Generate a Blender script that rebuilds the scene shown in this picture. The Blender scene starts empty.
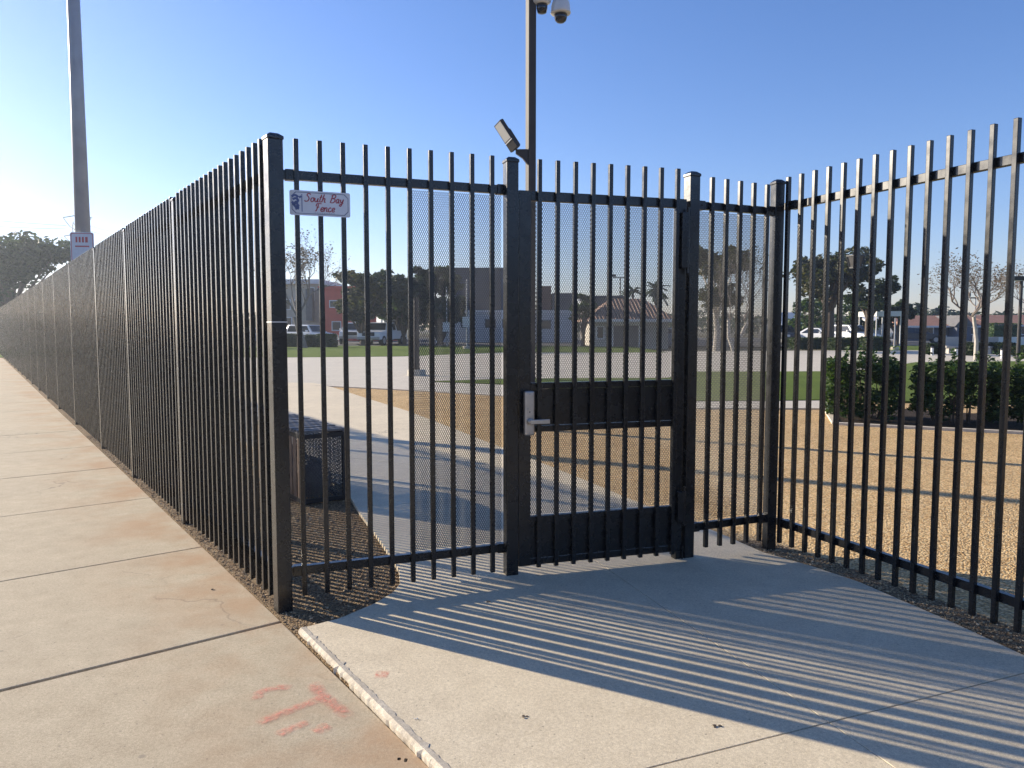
import bpy, bmesh, math, random
from mathutils import Vector, Matrix
R = math.radians
C = bpy.context.scene
COL = C.collection
random.seed(7)

# ------------------------------------------------------------------ camera, sky, sun, exposure
CAM_H, FPX, TILT = 1.5, 769.0, math.atan(57 / 769.0)
cam = bpy.data.cameras.new('camera'); cam_o = bpy.data.objects.new('camera', cam); COL.objects.link(cam_o)
cam.sensor_fit = 'HORIZONTAL'; cam.sensor_width = 36; cam.lens = FPX / 1024 * 36
cam.clip_start = 0.05; cam.clip_end = 3000
cam_o.location = (0, 0, CAM_H); cam_o.rotation_euler = (R(90) - TILT, 0, 0)
C.camera = cam_o
SUN_EL = 18.2
SUN_AZ = 150.8                      # direction to the sun in the plan, counted from +X
w = bpy.data.worlds.new('World'); C.world = w; w.use_nodes = True
nt = w.node_tree; bg = nt.nodes['Background']
sky = nt.nodes.new('ShaderNodeTexSky'); sky.sky_type = 'NISHITA'; sky.sun_disc = False
sky.sun_elevation = R(SUN_EL); sky.sun_rotation = R(90 - SUN_AZ)
sky.air_density = 1.0; sky.dust_density = 0.25; sky.ozone_density = 3.0; sky.altitude = 0
hs = nt.nodes.new('ShaderNodeHueSaturation'); hs.inputs['Saturation'].default_value = 1.15
tint = nt.nodes.new('ShaderNodeMixRGB'); tint.blend_type = 'MULTIPLY'; tint.inputs[0].default_value = 1; tint.inputs[2].default_value = (1.05, .94, 1.14, 1)
nt.links.new(sky.outputs[0], hs.inputs['Color']); nt.links.new(hs.outputs[0], tint.inputs[1]); nt.links.new(tint.outputs[0], bg.inputs[0])
bg.inputs[1].default_value = 0.085
sun = bpy.data.lights.new('sun', 'SUN'); sun.energy = 5.0; sun.angle = R(0.53); sun.color = (1.0, 0.885, 0.71)
sun_o = bpy.data.objects.new('sun', sun); COL.objects.link(sun_o)
to_sun = Vector((math.cos(R(SUN_AZ)) * math.cos(R(SUN_EL)), math.sin(R(SUN_AZ)) * math.cos(R(SUN_EL)), math.sin(R(SUN_EL))))
sun_o.rotation_euler = to_sun.to_track_quat('Z', 'Y').to_euler()
sun_o.location = to_sun * 50
C.view_settings.view_transform = 'Standard'; C.view_settings.look = 'None'
C.view_settings.exposure = 1.06; C.view_settings.gamma = 1.0; C.view_settings.use_curve_mapping = False

# ------------------------------------------------------------------ helpers
def at(px, py, z=0.0):
    """plan position of a point of the photograph that lies at height z"""
    u = (px - 512) / FPX; v = (384 - py) / FPX
    d = Vector((u, math.cos(TILT) + v * math.sin(TILT), v * math.cos(TILT) - math.sin(TILT)))
    s = (z - CAM_H) / d.z
    return (d.x * s, d.y * s)

def far(px, depth, z=0.0):
    """plan position on the sight line px at a given distance (far things, near the horizon)"""
    return Vector(((px - 512) / FPX * depth, depth, z))

def zat(py, depth):
    v = (384 - py) / FPX
    return CAM_H + depth * (v * math.cos(TILT) - math.sin(TILT)) / (math.cos(TILT) + v * math.sin(TILT))

class MB:
    def __init__(s): s.v = []; s.f = []; s.uv = None
    def add(s, vs, fs):
        n = len(s.v); s.v += [tuple(p) for p in vs]; s.f += [tuple(i + n for i in f) for f in fs]
    def box(s, x0, x1, y0, y1, z0, z1, M=None):
        vs = [Vector(p) for p in ((x0,y0,z0),(x1,y0,z0),(x1,y1,z0),(x0,y1,z0),(x0,y0,z1),(x1,y0,z1),(x1,y1,z1),(x0,y1,z1))]
        if M: vs = [M @ p for p in vs]
        s.add(vs, [(3,2,1,0),(4,5,6,7),(0,1,5,4),(1,2,6,5),(2,3,7,6),(3,0,4,7)]); return s
    def prism(s, poly, z0, z1):
        n = len(poly)
        a = sum(poly[i][0]*poly[(i+1)%n][1]-poly[(i+1)%n][0]*poly[i][1] for i in range(n))
        if a < 0: poly = poly[::-1]
        s.add([(p[0],p[1],z0) for p in poly] + [(p[0],p[1],z1) for p in poly],
              [tuple(range(n-1,-1,-1)), tuple(range(n,2*n))] + [(i,(i+1)%n,n+(i+1)%n,n+i) for i in range(n)]); return s
    def sheet(s, poly, z):
        n = len(poly)
        a = sum(poly[i][0]*poly[(i+1)%n][1]-poly[(i+1)%n][0]*poly[i][1] for i in range(n))
        if a < 0: poly = poly[::-1]
        s.add([(p[0],p[1],z) for p in poly], [tuple(range(n))]); return s
    def tube(s, pts, rad, n=8, caps=True, squash=1.0):
        pts = [Vector(p) for p in pts]
        if not hasattr(rad, '__len__'): rad = [rad]*len(pts)
        base = len(s.v); prev = None
        for i, p in enumerate(pts):
            d = (pts[min(i+1,len(pts)-1)] - pts[max(i-1,0)]).normalized()
            if prev is None:
                a = Vector((0,0,1)) if abs(d.z) < .9 else Vector((1,0,0))
                prev = d.cross(a).normalized()
            x = (prev - d*prev.dot(d))
            x = x.normalized() if x.length > 1e-6 else d.orthogonal().normalized()
            prev = x; y = d.cross(x)
            for k in range(n):
                t = 2*math.pi*k/n
                s.v.append(tuple(p + (x*math.cos(t) + y*math.sin(t)*squash)*rad[i]))
        for i in range(len(pts)-1):
            for k in range(n):
                a = base+i*n+k; b = base+i*n+(k+1)%n
                s.f.append((a,b,b+n,a+n))
        if caps:
            s.f.append(tuple(base+k for k in range(n-1,-1,-1)))
            e = base+(len(pts)-1)*n; s.f.append(tuple(e+k for k in range(n)))
        return s
    def lathe(s, prof, n=20, M=None):
        """profile of (r, z) turned about z"""
        base = len(s.v)
        for r_, z in prof:
            for k in range(n):
                t = 2*math.pi*k/n; p = Vector((r_*math.cos(t), r_*math.sin(t), z))
                s.v.append(tuple(M @ p if M else p))
        for i in range(len(prof)-1):
            for k in range(n):
                a = base+i*n+k; b = base+i*n+(k+1)%n
                s.f.append((a,b,b+n,a+n))
        s.f.append(tuple(base+k for k in range(n-1,-1,-1)))
        e = base+(len(prof)-1)*n; s.f.append(tuple(e+k for k in range(n)))
        return s
    def build(s, name, mat, parent=None, smooth=False, bevel=0, seg=2, loc=None):
        me = bpy.data.meshes.new(name); me.from_pydata(s.v, [], s.f); me.update()
        if bevel:
            bm = bmesh.new(); bm.from_mesh(me)
            es = [e for e in bm.edges if len(e.link_faces) == 2 and e.calc_face_angle(0) > .5]
            bmesh.ops.bevel(bm, geom=es, offset=bevel, segments=seg, affect='EDGES', profile=.6)
            bm.to_mesh(me); bm.free()
        if smooth:
            for p in me.polygons: p.use_smooth = True
        if mat: me.materials.append(mat)
        o = bpy.data.objects.new(name, me); COL.objects.link(o)
        if parent: o.parent = parent
        if loc is not None: o.location = loc
        return o

def tag(o, label=None, cat=None, group=None, kind=None):
    if label: o['label'] = label
    if cat: o['category'] = cat
    if group: o['group'] = group
    if kind: o['kind'] = kind
    return o
def thing(name, label, cat, loc=(0,0,0), rz=0, group=None):
    o = bpy.data.objects.new(name, None); COL.objects.link(o); o.empty_display_size = .2
    o.location = loc; o.rotation_euler = (0,0,rz)
    return tag(o, label, cat, group)
def put(src, parent, loc, rz=0):
    c = src.copy(); COL.objects.link(c); c.parent = parent; c.location = loc; c.rotation_euler = (0,0,rz); return c
def copy_tree(o, parent=None):
    c = o.copy(); COL.objects.link(c); c.parent = parent
    for ch in list(o.children): copy_tree(ch, c)
    return c

# ------------------------------------------------------------------ materials
def new_mat(name):
    m = bpy.data.materials.new(name); m.use_nodes = True
    return m, m.node_tree, m.node_tree.nodes['Principled BSDF']
def N(nt, kind, **kw):
    n = nt.nodes.new(kind)
    for k, v in kw.items(): setattr(n, k, v)
    return n
def noise(nt, co, scale, detail=4, rough=.55):
    n = N(nt, 'ShaderNodeTexNoise'); n.inputs['Scale'].default_value = scale
    n.inputs['Detail'].default_value = detail; n.inputs['Roughness'].default_value = rough
    nt.links.new(co, n.inputs['Vector']); return n.outputs[0]
def ramp(nt, fac, stops):
    r_ = N(nt, 'ShaderNodeValToRGB'); els = r_.color_ramp.elements
    while len(els) < len(stops): els.new(.5)
    for e, (p, c) in zip(els, stops):
        e.position = p; e.color = (c if hasattr(c,'__len__') else (c,c,c)) + (1,) if not (hasattr(c,'__len__') and len(c)==4) else c
    nt.links.new(fac, r_.inputs[0]); return r_.outputs[0]
def mix(nt, fac, a, b, mode='MIX'):
    m = N(nt, 'ShaderNodeMixRGB', blend_type=mode)
    for sock, v in ((m.inputs[0], fac), (m.inputs[1], a), (m.inputs[2], b)):
        if isinstance(v, (int, float)): sock.default_value = v
        elif isinstance(v, tuple): sock.default_value = v + (1,) if len(v) == 3 else v
        else: nt.links.new(v, sock)
    return m.outputs[0]
def math_(nt, op, a, b=None, clamp=False):
    m = N(nt, 'ShaderNodeMath', operation=op); m.use_clamp = clamp
    for sock, v in ((m.inputs[0], a), (m.inputs[1], b)):
        if v is None: continue
        if isinstance(v, (int, float)): sock.default_value = v
        else: nt.links.new(v, sock)
    return m.outputs[0]
def coords(nt, kind='Object'):
    return N(nt, 'ShaderNodeTexCoord').outputs[kind]
def bump(nt, bs, h, strength, dist):
    b = N(nt, 'ShaderNodeBump'); b.inputs['Strength'].default_value = strength; b.inputs['Distance'].default_value = dist
    nt.links.new(h, b.inputs['Height']); nt.links.new(b.outputs[0], bs.inputs['Normal']); return b

def simple(name, col, rough=.6, var=.15, scale=6, bumps=0, bscale=60, metallic=0, spec=.5):
    m, nt, bs = new_mat(name); co = coords(nt)
    n = noise(nt, co, scale)
    lo = tuple(c*(1-var) for c in col); hi = tuple(min(1,c*(1+var)) for c in col)
    nt.links.new(ramp(nt, n, [(.3,lo),(.7,hi)]), bs.inputs['Base Color'])
    bs.inputs['Roughness'].default_value = rough; bs.inputs['Metallic'].default_value = metallic
    bs.inputs['Specular IOR Level'].default_value = spec
    if bumps: bump(nt, bs, noise(nt, co, bscale), bumps, .01)
    return m

def powder_black():
    m, nt, bs = new_mat('black_powder_coat'); co = coords(nt)
    geo = N(nt, 'ShaderNodeNewGeometry').outputs['Position']
    d = noise(nt, geo, 5, 5, .65)
    nt.links.new(ramp(nt, d, [(.35,(.009,.0098,.0115)),(.75,(.018,.018,.0185))]), bs.inputs['Base Color'])
    nt.links.new(ramp(nt, noise(nt, geo, 14, 3), [(.3,.22),(.75,.33)]), bs.inputs['Roughness'])
    bs.inputs['Specular IOR Level'].default_value = .5
    return m

def concrete(name, lo, hi, stain=None, edge=None):
    m, nt, bs = new_mat(name); co = coords(nt)
    big = noise(nt, co, .8, 5, .6); mid = noise(nt, co, 7, 6, .65); fine = noise(nt, co, 260, 2, .7)
    c = ramp(nt, mid, [(.28,lo),(.72,hi)])
    c = mix(nt, .3, c, ramp(nt, big, [(.3,(.72,.71,.70)),(.7,(1.1,1.09,1.06))]), 'MULTIPLY')
    c = mix(nt, .8, c, ramp(nt, fine, [(.3,(.70,.69,.67)),(.7,(1.26,1.26,1.26))]), 'MULTIPLY')
    c = mix(nt, .7, c, ramp(nt, noise(nt, co, 75, 3, .75), [(.32,(.78,.77,.75)),(.68,(1.18,1.18,1.18))]), 'MULTIPLY')
    # dark specks and pits
    vo = N(nt, 'ShaderNodeTexVoronoi'); vo.inputs['Scale'].default_value = 9; nt.links.new(co, vo.inputs['Vector'])
    sp = ramp(nt, vo.outputs['Distance'], [(.02,1.0),(.055,0.0)])
    c = mix(nt, math_(nt,'MULTIPLY',sp,.55), c, (.11,.10,.09))
    v3 = N(nt, 'ShaderNodeTexVoronoi'); v3.inputs['Scale'].default_value = 5.5; nt.links.new(co, v3.inputs['Vector'])
    cs = N(nt, 'ShaderNodeSeparateColor'); nt.links.new(v3.outputs['Color'], cs.inputs[0])
    pick = ramp(nt, cs.outputs[0], [(.80,0.0),(.82,1.0)]); dot = ramp(nt, math_(nt,'ADD', v3.outputs['Distance'], math_(nt,'MULTIPLY', noise(nt, co, 90, 3), .06)), [(.075,1.0),(.12,0.0)])
    c = mix(nt, math_(nt,'MULTIPLY', math_(nt,'MULTIPLY', pick, dot), .5), c, (.16,.14,.12))
    v4 = N(nt, 'ShaderNodeTexVoronoi'); v4.inputs['Scale'].default_value = 38; nt.links.new(co, v4.inputs['Vector'])
    cs4 = N(nt, 'ShaderNodeSeparateColor'); nt.links.new(v4.outputs['Color'], cs4.inputs[0])
    g4 = math_(nt,'MULTIPLY', ramp(nt, cs4.outputs[1], [(.86,0.0),(.88,1.0)]), ramp(nt, v4.outputs['Distance'], [(.10,1.0),(.20,0.0)]))
    c = mix(nt, math_(nt,'MULTIPLY', g4, .55), c, (.15,.13,.11))
    # hairline cracks
    wv = N(nt,'ShaderNodeVectorMath', operation='ADD'); nzv = N(nt,'ShaderNodeTexNoise'); nzv.inputs['Scale'].default_value = 3; nzv.inputs['Detail'].default_value = 6; nt.links.new(co, nzv.inputs['Vector']); nt.links.new(co, wv.inputs[0])
    scv = N(nt,'ShaderNodeVectorMath', operation='SCALE'); scv.inputs['Scale'].default_value = .5; nt.links.new(nzv.outputs['Color'], scv.inputs[0]); nt.links.new(scv.outputs[0], wv.inputs[1])
    v5 = N(nt, 'ShaderNodeTexVoronoi', feature='DISTANCE_TO_EDGE'); v5.inputs['Scale'].default_value = .33; nt.links.new(wv.outputs[0], v5.inputs['Vector'])
    crk = math_(nt,'MULTIPLY', ramp(nt, v5.outputs['Distance'], [(.0008,1.0),(.0018,0.0)]), ramp(nt, noise(nt, co, .9, 2), [(.52,0.0),(.6,1.0)]))
    c = mix(nt, math_(nt,'MULTIPLY', crk, .6), c, (.12,.105,.09))
    # drifting smudges
    sm = ramp(nt, noise(nt, co, 2.3, 8, .7), [(.55,0.0),(.78,1.0)])
    c = mix(nt, math_(nt,'MULTIPLY',sm,.2), c, tuple(x*.62 for x in lo))
    if stain:
        # rusty run-off creeping out from the fence foot: distance to the fence line in the plan
        sx = N(nt, 'ShaderNodeSeparateXYZ'); nt.links.new(co, sx.inputs[0])
        (ax, ay), (nx, ny), col = stain
        dd = math_(nt,'ADD', math_(nt,'MULTIPLY', math_(nt,'SUBTRACT',sx.outputs[0],ax), nx), math_(nt,'MULTIPLY', math_(nt,'SUBTRACT',sx.outputs[1],ay), ny))
        near = N(nt,'ShaderNodeMapRange'); near.inputs['From Min'].default_value = -.85; near.inputs['From Max'].default_value = -.12
        nt.links.new(dd, near.inputs['Value'])
        blot = ramp(nt, noise(nt, co, 1.5, 6, .62), [(.42,0.0),(.66,1.0)])
        f = math_(nt,'MULTIPLY', math_(nt,'MULTIPLY', near.outputs[0], blot), .8, True)
        c = mix(nt, f, c, col)
    nt.links.new(c, bs.inputs['Base Color']); bs.inputs['Roughness'].default_value = .85
    bs.inputs['Specular IOR Level'].default_value = .3
    h = math_(nt,'ADD', math_(nt,'MULTIPLY',fine,.5), math_(nt,'MULTIPLY',noise(nt, co, 60, 4),.6))
    bump(nt, bs, h, .35, .004)
    return m

def gravel_mat(name, cols, scale=75, dist=.02, strength=1.0, patch=(.75,.72,.7)):
    m, nt, bs = new_mat(name); co = coords(nt)
    wob = N(nt,'ShaderNodeVectorMath', operation='ADD'); nt.links.new(co, wob.inputs[0])
    nz = N(nt,'ShaderNodeTexNoise'); nz.inputs['Scale'].default_value = scale*.8; nt.links.new(co, nz.inputs['Vector'])
    sc = N(nt,'ShaderNodeVectorMath', operation='SCALE'); sc.inputs['Scale'].default_value = .6/scale; nt.links.new(nz.outputs['Color'], sc.inputs[0]); nt.links.new(sc.outputs[0], wob.inputs[1])
    v = N(nt,'ShaderNodeTexVoronoi'); v.inputs['Scale'].default_value = scale; nt.links.new(wob.outputs[0], v.inputs['Vector'])
    v2 = N(nt,'ShaderNodeTexVoronoi'); v2.inputs['Scale'].default_value = scale*2.7; nt.links.new(wob.outputs[0], v2.inputs['Vector'])
    hue = N(nt,'ShaderNodeSeparateColor'); nt.links.new(v.outputs['Color'], hue.inputs[0])
    st = [(i/(len(cols)-1), c) for i, c in enumerate(cols)]
    c = ramp(nt, hue.outputs[0], st)
    gap = ramp(nt, v.outputs['Distance'], [(.25,1.0),(.75,.45)])
    c = mix(nt, 1.0, c, gap, 'MULTIPLY')
    c = mix(nt, .7, c, ramp(nt, noise(nt, co, 1.1, 6, .65), [(.3,patch),(.7,(1.12,1.12,1.12))]), 'MULTIPLY')
    nt.links.new(c, bs.inputs['Base Color']); bs.inputs['Roughness'].default_value = .9
    bs.inputs['Specular IOR Level'].default_value = .2
    inv = math_(nt,'SUBTRACT',1.0,v.outputs['Distance']); inv2 = math_(nt,'SUBTRACT',1.0,v2.outputs['Distance'])
    h = math_(nt,'ADD', math_(nt,'ADD', inv, math_(nt,'MULTIPLY',inv2,.35)), math_(nt,'MULTIPLY', hue.outputs[1], .5))
    bump(nt, bs, h, strength, dist)
    return m

def grass_mat(name, lo, hi):
    m, nt, bs = new_mat(name); co = coords(nt)
    c = ramp(nt, noise(nt, co, 28, 5, .7), [(.3,lo),(.7,hi)])
    c = mix(nt, .6, c, ramp(nt, noise(nt, co, .6, 5), [(.3,(.75,.8,.7)),(.7,(1.15,1.1,1.0))]), 'MULTIPLY')
    nt.links.new(c, bs.inputs['Base Color']); bs.inputs['Roughness'].default_value = .9; bs.inputs['Specular IOR Level'].default_value = .15
    bump(nt, bs, noise(nt, co, 55, 5, .8), 1.0, .06)
    return m

def leaf_mat(name, a, b, c3=None):
    m, nt, bs = new_mat(name)
    g = N(nt,'ShaderNodeNewGeometry').outputs['Random Per Island']
    st = [(0,a),(.6,b)] + ([(1,c3)] if c3 else [])
    col = ramp(nt, g, st); nt.links.new(col, bs.inputs['Base Color'])
    bs.inputs['Roughness'].default_value = .55; bs.inputs['Specular IOR Level'].default_value = .35
    tr = N(nt,'ShaderNodeBsdfTranslucent'); nt.links.new(mix(nt,1.0,col,(1.3,1.5,.7),'MULTIPLY'), tr.inputs[0])
    ms = N(nt,'ShaderNodeMixShader'); ms.inputs[0].default_value = .3
    nt.links.new(bs.outputs[0], ms.inputs[1]); nt.links.new(tr.outputs[0], ms.inputs[2])
    nt.links.new(ms.outputs[0], nt.nodes['Material Output'].inputs['Surface'])
    return m

def tile_roof_mat(name, col, rz=0):
    m, nt, bs = new_mat(name); co = coords(nt)
    wv = N(nt,'ShaderNodeTexWave', wave_type='BANDS', bands_direction='X'); wv.inputs['Scale'].default_value = 1.1; wv.inputs['Distortion'].default_value = .6
    nt.links.new(co, wv.inputs['Vector'])
    c = ramp(nt, noise(nt, co, 3, 6, .7), [(.3,tuple(x*.65 for x in col)),(.7,tuple(x*1.25 for x in col))])
    c = mix(nt, .75, c, ramp(nt, wv.outputs['Fac'], [(.1,(.55,.52,.5)),(.6,(1.1,1.1,1.1))]), 'MULTIPLY')
    nt.links.new(c, bs.inputs['Base Color']); bs.inputs['Roughness'].default_value = .8
    bump(nt, bs, wv.outputs['Fac'], 1.0, .08)
    return m

def glass_dark(name, col=(.02,.025,.03), rough=.08):
    m, nt, bs = new_mat(name)
    bs.inputs['Base Color'].default_value = col+(1,); bs.inputs['Roughness'].default_value = rough; bs.inputs['Specular IOR Level'].default_value = .7
    return m

M_ = {}
M_['black'] = powder_black()
M_['mesh'] = simple('black_mesh_steel', (.022,.022,.024), .45, .2, 8)
M_['steel'] = simple('brushed_steel', (.46,.43,.40), .38, .12, 30, metallic=.85)
M_['galv'] = simple('galvanised_pole', (.34,.35,.37), .5, .12, 3, metallic=.3)
M_['bronze'] = simple('bronze_pole_paint', (.05,.046,.046), .62, .15, 4, spec=.2)
M_['white_plastic'] = simple('white_camera_housing', (.62,.62,.61), .4, .06, 8)
M_['lens'] = glass_dark('dark_dome', (.01,.012,.02), .05)
M_['led'] = simple('led_lens_panel', (.62,.60,.55), .3, .06, 90)
M_['apron'] = concrete('apron_concrete', (.61,.52,.375), (.71,.615,.45))
M_['sidewalk'] = concrete('sidewalk_concrete', (.43,.355,.245), (.535,.455,.325), stain=((-1.237,3.93),(.818,.575),(.40,.235,.12)))
M_['plaza'] = concrete('plaza_concrete', (.52,.47,.38), (.63,.575,.475))
M_['edge'] = concrete('broken_edge_concrete', (.38,.33,.26), (.62,.56,.46))
M_['joint'] = simple('joint_dirt', (.05,.042,.035), .95, .3, 20)
M_['gravel'] = gravel_mat('decomposed_granite', [(.52,.30,.115),(.79,.505,.22),(.89,.61,.295),(.95,.73,.41),(.83,.55,.26)], 64, .011)
M_['dirt'] = gravel_mat('strip_gravel', [(.16,.10,.05),(.38,.25,.13),(.50,.34,.185),(.60,.45,.27),(.32,.205,.105)], 80, .024, 1.0, (.6,.55,.5))
M_['mulch'] = gravel_mat('planter_mulch', [(.03,.022,.015),(.07,.05,.03),(.11,.075,.045),(.05,.035,.025)], 40, .04)
M_['grass'] = grass_mat('lawn_grass', (.085,.13,.018), (.165,.225,.04))
M_['field'] = grass_mat('dry_ground', (.12,.105,.06), (.20,.17,.10))
M_['asphalt'] = simple('asphalt', (.055,.055,.056), .9, .2, 3, .4, 120)
M_['leafd'] = leaf_mat('dark_foliage', (.012,.022,.008), (.03,.05,.016), (.055,.07,.022))
M_['leafo'] = leaf_mat('olive_foliage', (.02,.026,.010), (.055,.058,.022), (.10,.085,.035))
M_['leafg'] = leaf_mat('green_foliage', (.018,.04,.008), (.045,.085,.018), (.10,.14,.035))
M_['leafs'] = leaf_mat('shrub_foliage', (.010,.025,.006), (.028,.060,.014), (.075,.115,.03))
M_['leafr'] = leaf_mat('russet_foliage', (.06,.035,.022), (.13,.085,.055), (.17,.12,.08))
M_['bark'] = simple('bark_brown', (.10,.075,.055), .9, .35, 9, .6, 30)
M_['barkw'] = simple('pale_bark', (.42,.38,.33), .85, .25, 7, .5, 30)
M_['barkg'] = simple('grey_twigs', (.20,.165,.14), .9, .3, 9)
M_['red'] = simple('red_stucco', (.60,.095,.055), .85, .08, 2)
M_['beige'] = simple('beige_stucco', (.50,.43,.32), .85, .08, 2)
M_['slate'] = simple('slate_cladding', (.035,.048,.08), .7, .12, 2)
M_['pale'] = simple('pale_stucco', (.58,.58,.57), .85, .08, 2)
M_['brick'] = simple('red_brick', (.17,.075,.055), .85, .2, 5)
M_['greyblk'] = simple('grey_block', (.12,.115,.115), .85, .15, 3)
M_['cream'] = simple('cream_stucco', (.46,.42,.36), .85, .08, 2)
M_['trim'] = simple('white_trim', (.72,.71,.68), .6, .05, 3)
M_['tile'] = tile_roof_mat('clay_tile', (.24,.145,.10))
M_['tile2'] = tile_roof_mat('brown_clay_tile', (.30,.15,.10))
M_['shadewall'] = simple('shade_toned_wall', (.09,.10,.13), .8, .12, 2)  # dark blue-grey shade on the house walls, put into their colour
M_['glass'] = glass_dark('dark_window_glass')
M_['wpaint'] = simple('white_car_paint', (.74,.75,.76), .25, .03, 2)
M_['bpaint'] = simple('blue_grey_car_paint', (.20,.25,.31), .3, .05, 2)
M_['dpaint'] = simple('dark_car_paint', (.04,.042,.05), .3, .05, 2)
M_['tyre'] = simple('tyre_rubber', (.015,.015,.016), .85, .1, 10)
M_['rim'] = simple('wheel_rim', (.35,.35,.36), .35, .05, 10, metallic=.7)
M_['blackpl'] = simple('black_plastic', (.018,.018,.02), .5, .1, 10)
M_['lampglass'] = simple('headlight_glass', (.75,.76,.78), .15, .03, 10)
M_['bluebox'] = simple('blue_steel_box', (.03,.12,.36), .5, .1, 3)
M_['bag'] = simple('ribbed_black_cover', (.13,.13,.135), .85, .2, 14, .4, 30)
M_['slat'] = simple('brown_slat', (.22,.14,.09), .6, .25, 12)
M_['signw'] = simple('sign_plate', (.66,.68,.72), .42, .05, 20)
M_['signb'] = simple('sign_blue_ink', (.10,.14,.30), .5, .2, 60)
M_['signr'] = simple('sign_red_ink', (.38,.05,.07), .5, .1, 20)
M_['signe'] = simple('sign_border_ink', (.16,.19,.27), .5, .1, 20)
M_['sred'] = simple('faded_red_ink', (.50,.12,.12), .6, .1, 20)
M_['lantern'] = simple('smoked_lantern_glass', (.07,.065,.06), .2, .1, 5)
M_['binmesh'] = simple('lit_tone_bin_mesh', (.09,.085,.08), .6, .3, 12)  # strand colour raised so the lattice looks lit
M_['cover'] = simple('grey_slat_cover', (.17,.165,.16), .7, .3, 12)
M_['wire'] = simple('wire', (.22,.22,.23), .6, .1, 1)
M_['lattice'] = simple('galvanised_lattice', (.22,.23,.25), .6, .1, 1)
M_['bench'] = concrete('bench_concrete', (.40,.38,.35), (.5,.48,.44))
M_['stone'] = simple('pebble', (.30,.22,.14), .85, .5, 35)

# ================================================================== THE SETTING
Z = .03                                   # top of the yard's concrete above the sidewalk and the gravel
def S(b, name, mat, **kw):
    o = b.build(name, mat, **kw); o['kind'] = 'structure'; return o
b = MB(); b.sheet([(-420,-420),(420,-420),(420,420),(-420,420)], -.16); S(b, 'ground', M_['field'])

FA = Vector((math.cos(R(125.1)), math.sin(R(125.1)), 0))     # along the sidewalk fence, away from the corner
FN = Vector((FA.y, -FA.x, 0))                                  # into the yard
CORN = Vector((-1.237, 3.93, 0))
def fa(s, n, z=0): p = CORN + FA*s + FN*n; return Vector((p.x, p.y, z))

# gravel yard
b = MB(); b.prism([fa(-.2,.0)[:2], fa(34,.0)[:2], (0,44), (40,40), (40,-6), (3.9,-6), (2.6,2.0), (1.2,3.4), (-.4,3.6)], -.12, -.002)
S(b, 'gravel_yard', M_['gravel'])
# gravel strip at the fence foot and the dirt wedge inside the corner
dirt_edge = [(300,627),(340,618),(375,603),(393,592),(400,583),(399,570),(391,556),(375,533),(360,513),(352,500),(345,487)]
dirt_in = [at(x,y,Z) for x, y in dirt_edge]
b = MB()
b.prism([fa(-6,-.010)[:2], fa(100,-.010)[:2], fa(100,.06)[:2], fa(34,.9)[:2], fa(12.5,.75)[:2], (-3.0,8.2), (-2.1,7.0)] + [(x+.12,y) for x, y in dirt_in[::-1]] + [fa(-.75,.10)[:2], fa(-6,.05)[:2]], -.12, .004)
S(b, 'gravel_strip', M_['dirt'])
# strip of bare gravel in front of the right-hand fence
b = MB(); b.prism([at(735,540,.006), at(763,540,.006), (2.03,4.9), (2.63,3.45), (4.7,-1.7), (4.3,-1.7), at(1024,655,.0), at(860,582,.0), at(760,552,.0)], -.12, .003)
S(b, 'gravel_border', M_['dirt'])

# sidewalk: separate cast panels with open joints
SW = (math.cos(R(38.5)), math.sin(R(38.5)))        # direction of the cross joints
b = MB(); base = MB()
edge = lambda s: fa(s, -.012 - .022*max(0, min(1, -s-.1)))
js = [-7.6, -5.9, -4.2, -2.35, -.12, 1.52, 3.38, 5.2, 7.0, 8.8, 10.6, 12.4]
while js[-1] < 100: js.append(js[-1]+1.8)
Wd = 3.3
g = .006
for i in range(len(js)-1):
    a, c = js[i]+g*(2 if i == 4 else 1), js[i+1]-g*(2 if i == 3 else 1)
    p0, p1 = edge(a), edge(c); d = Vector((-SW[0], -SW[1], 0))*Wd
    dz = random.uniform(-.001, .0005)
    b.prism([tuple(p0[:2]), tuple(p1[:2]), tuple((p1+d)[:2]), tuple((p0+d)[:2])], -.11, dz)
swk = S(b, 'sidewalk', M_['sidewalk'], bevel=.004, seg=2)
p0, p1 = fa(-8,-.012), fa(101,-.012); d = Vector((-SW[0],-SW[1],0))*Wd
base.prism([tuple(p0[:2]), tuple(p1[:2]), tuple((p1+d)[:2]), tuple((p0+d)[:2])], -.13, -.02); S(base, 'sidewalk_bed', M_['joint'])
# kerb and street beyond the sidewalk
q0, q1 = p0+d*1.003, p1+d*1.003; d2 = d.normalized()*.16
b = MB(); b.prism([tuple(q0[:2]), tuple(q1[:2]), tuple((q1+d2)[:2]), tuple((q0+d2)[:2])], -.15, -.004); S(b, 'kerb', M_['plaza'])
r0, r1 = q0+d2, q1+d2; d3 = d.normalized()*14
b = MB(); b.prism([tuple(r0[:2]), tuple(r1[:2]), tuple((r1+d3)[:2]), tuple((r0+d3)[:2])], -.158, -.14); S(b, 'road', M_['asphalt'])

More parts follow.
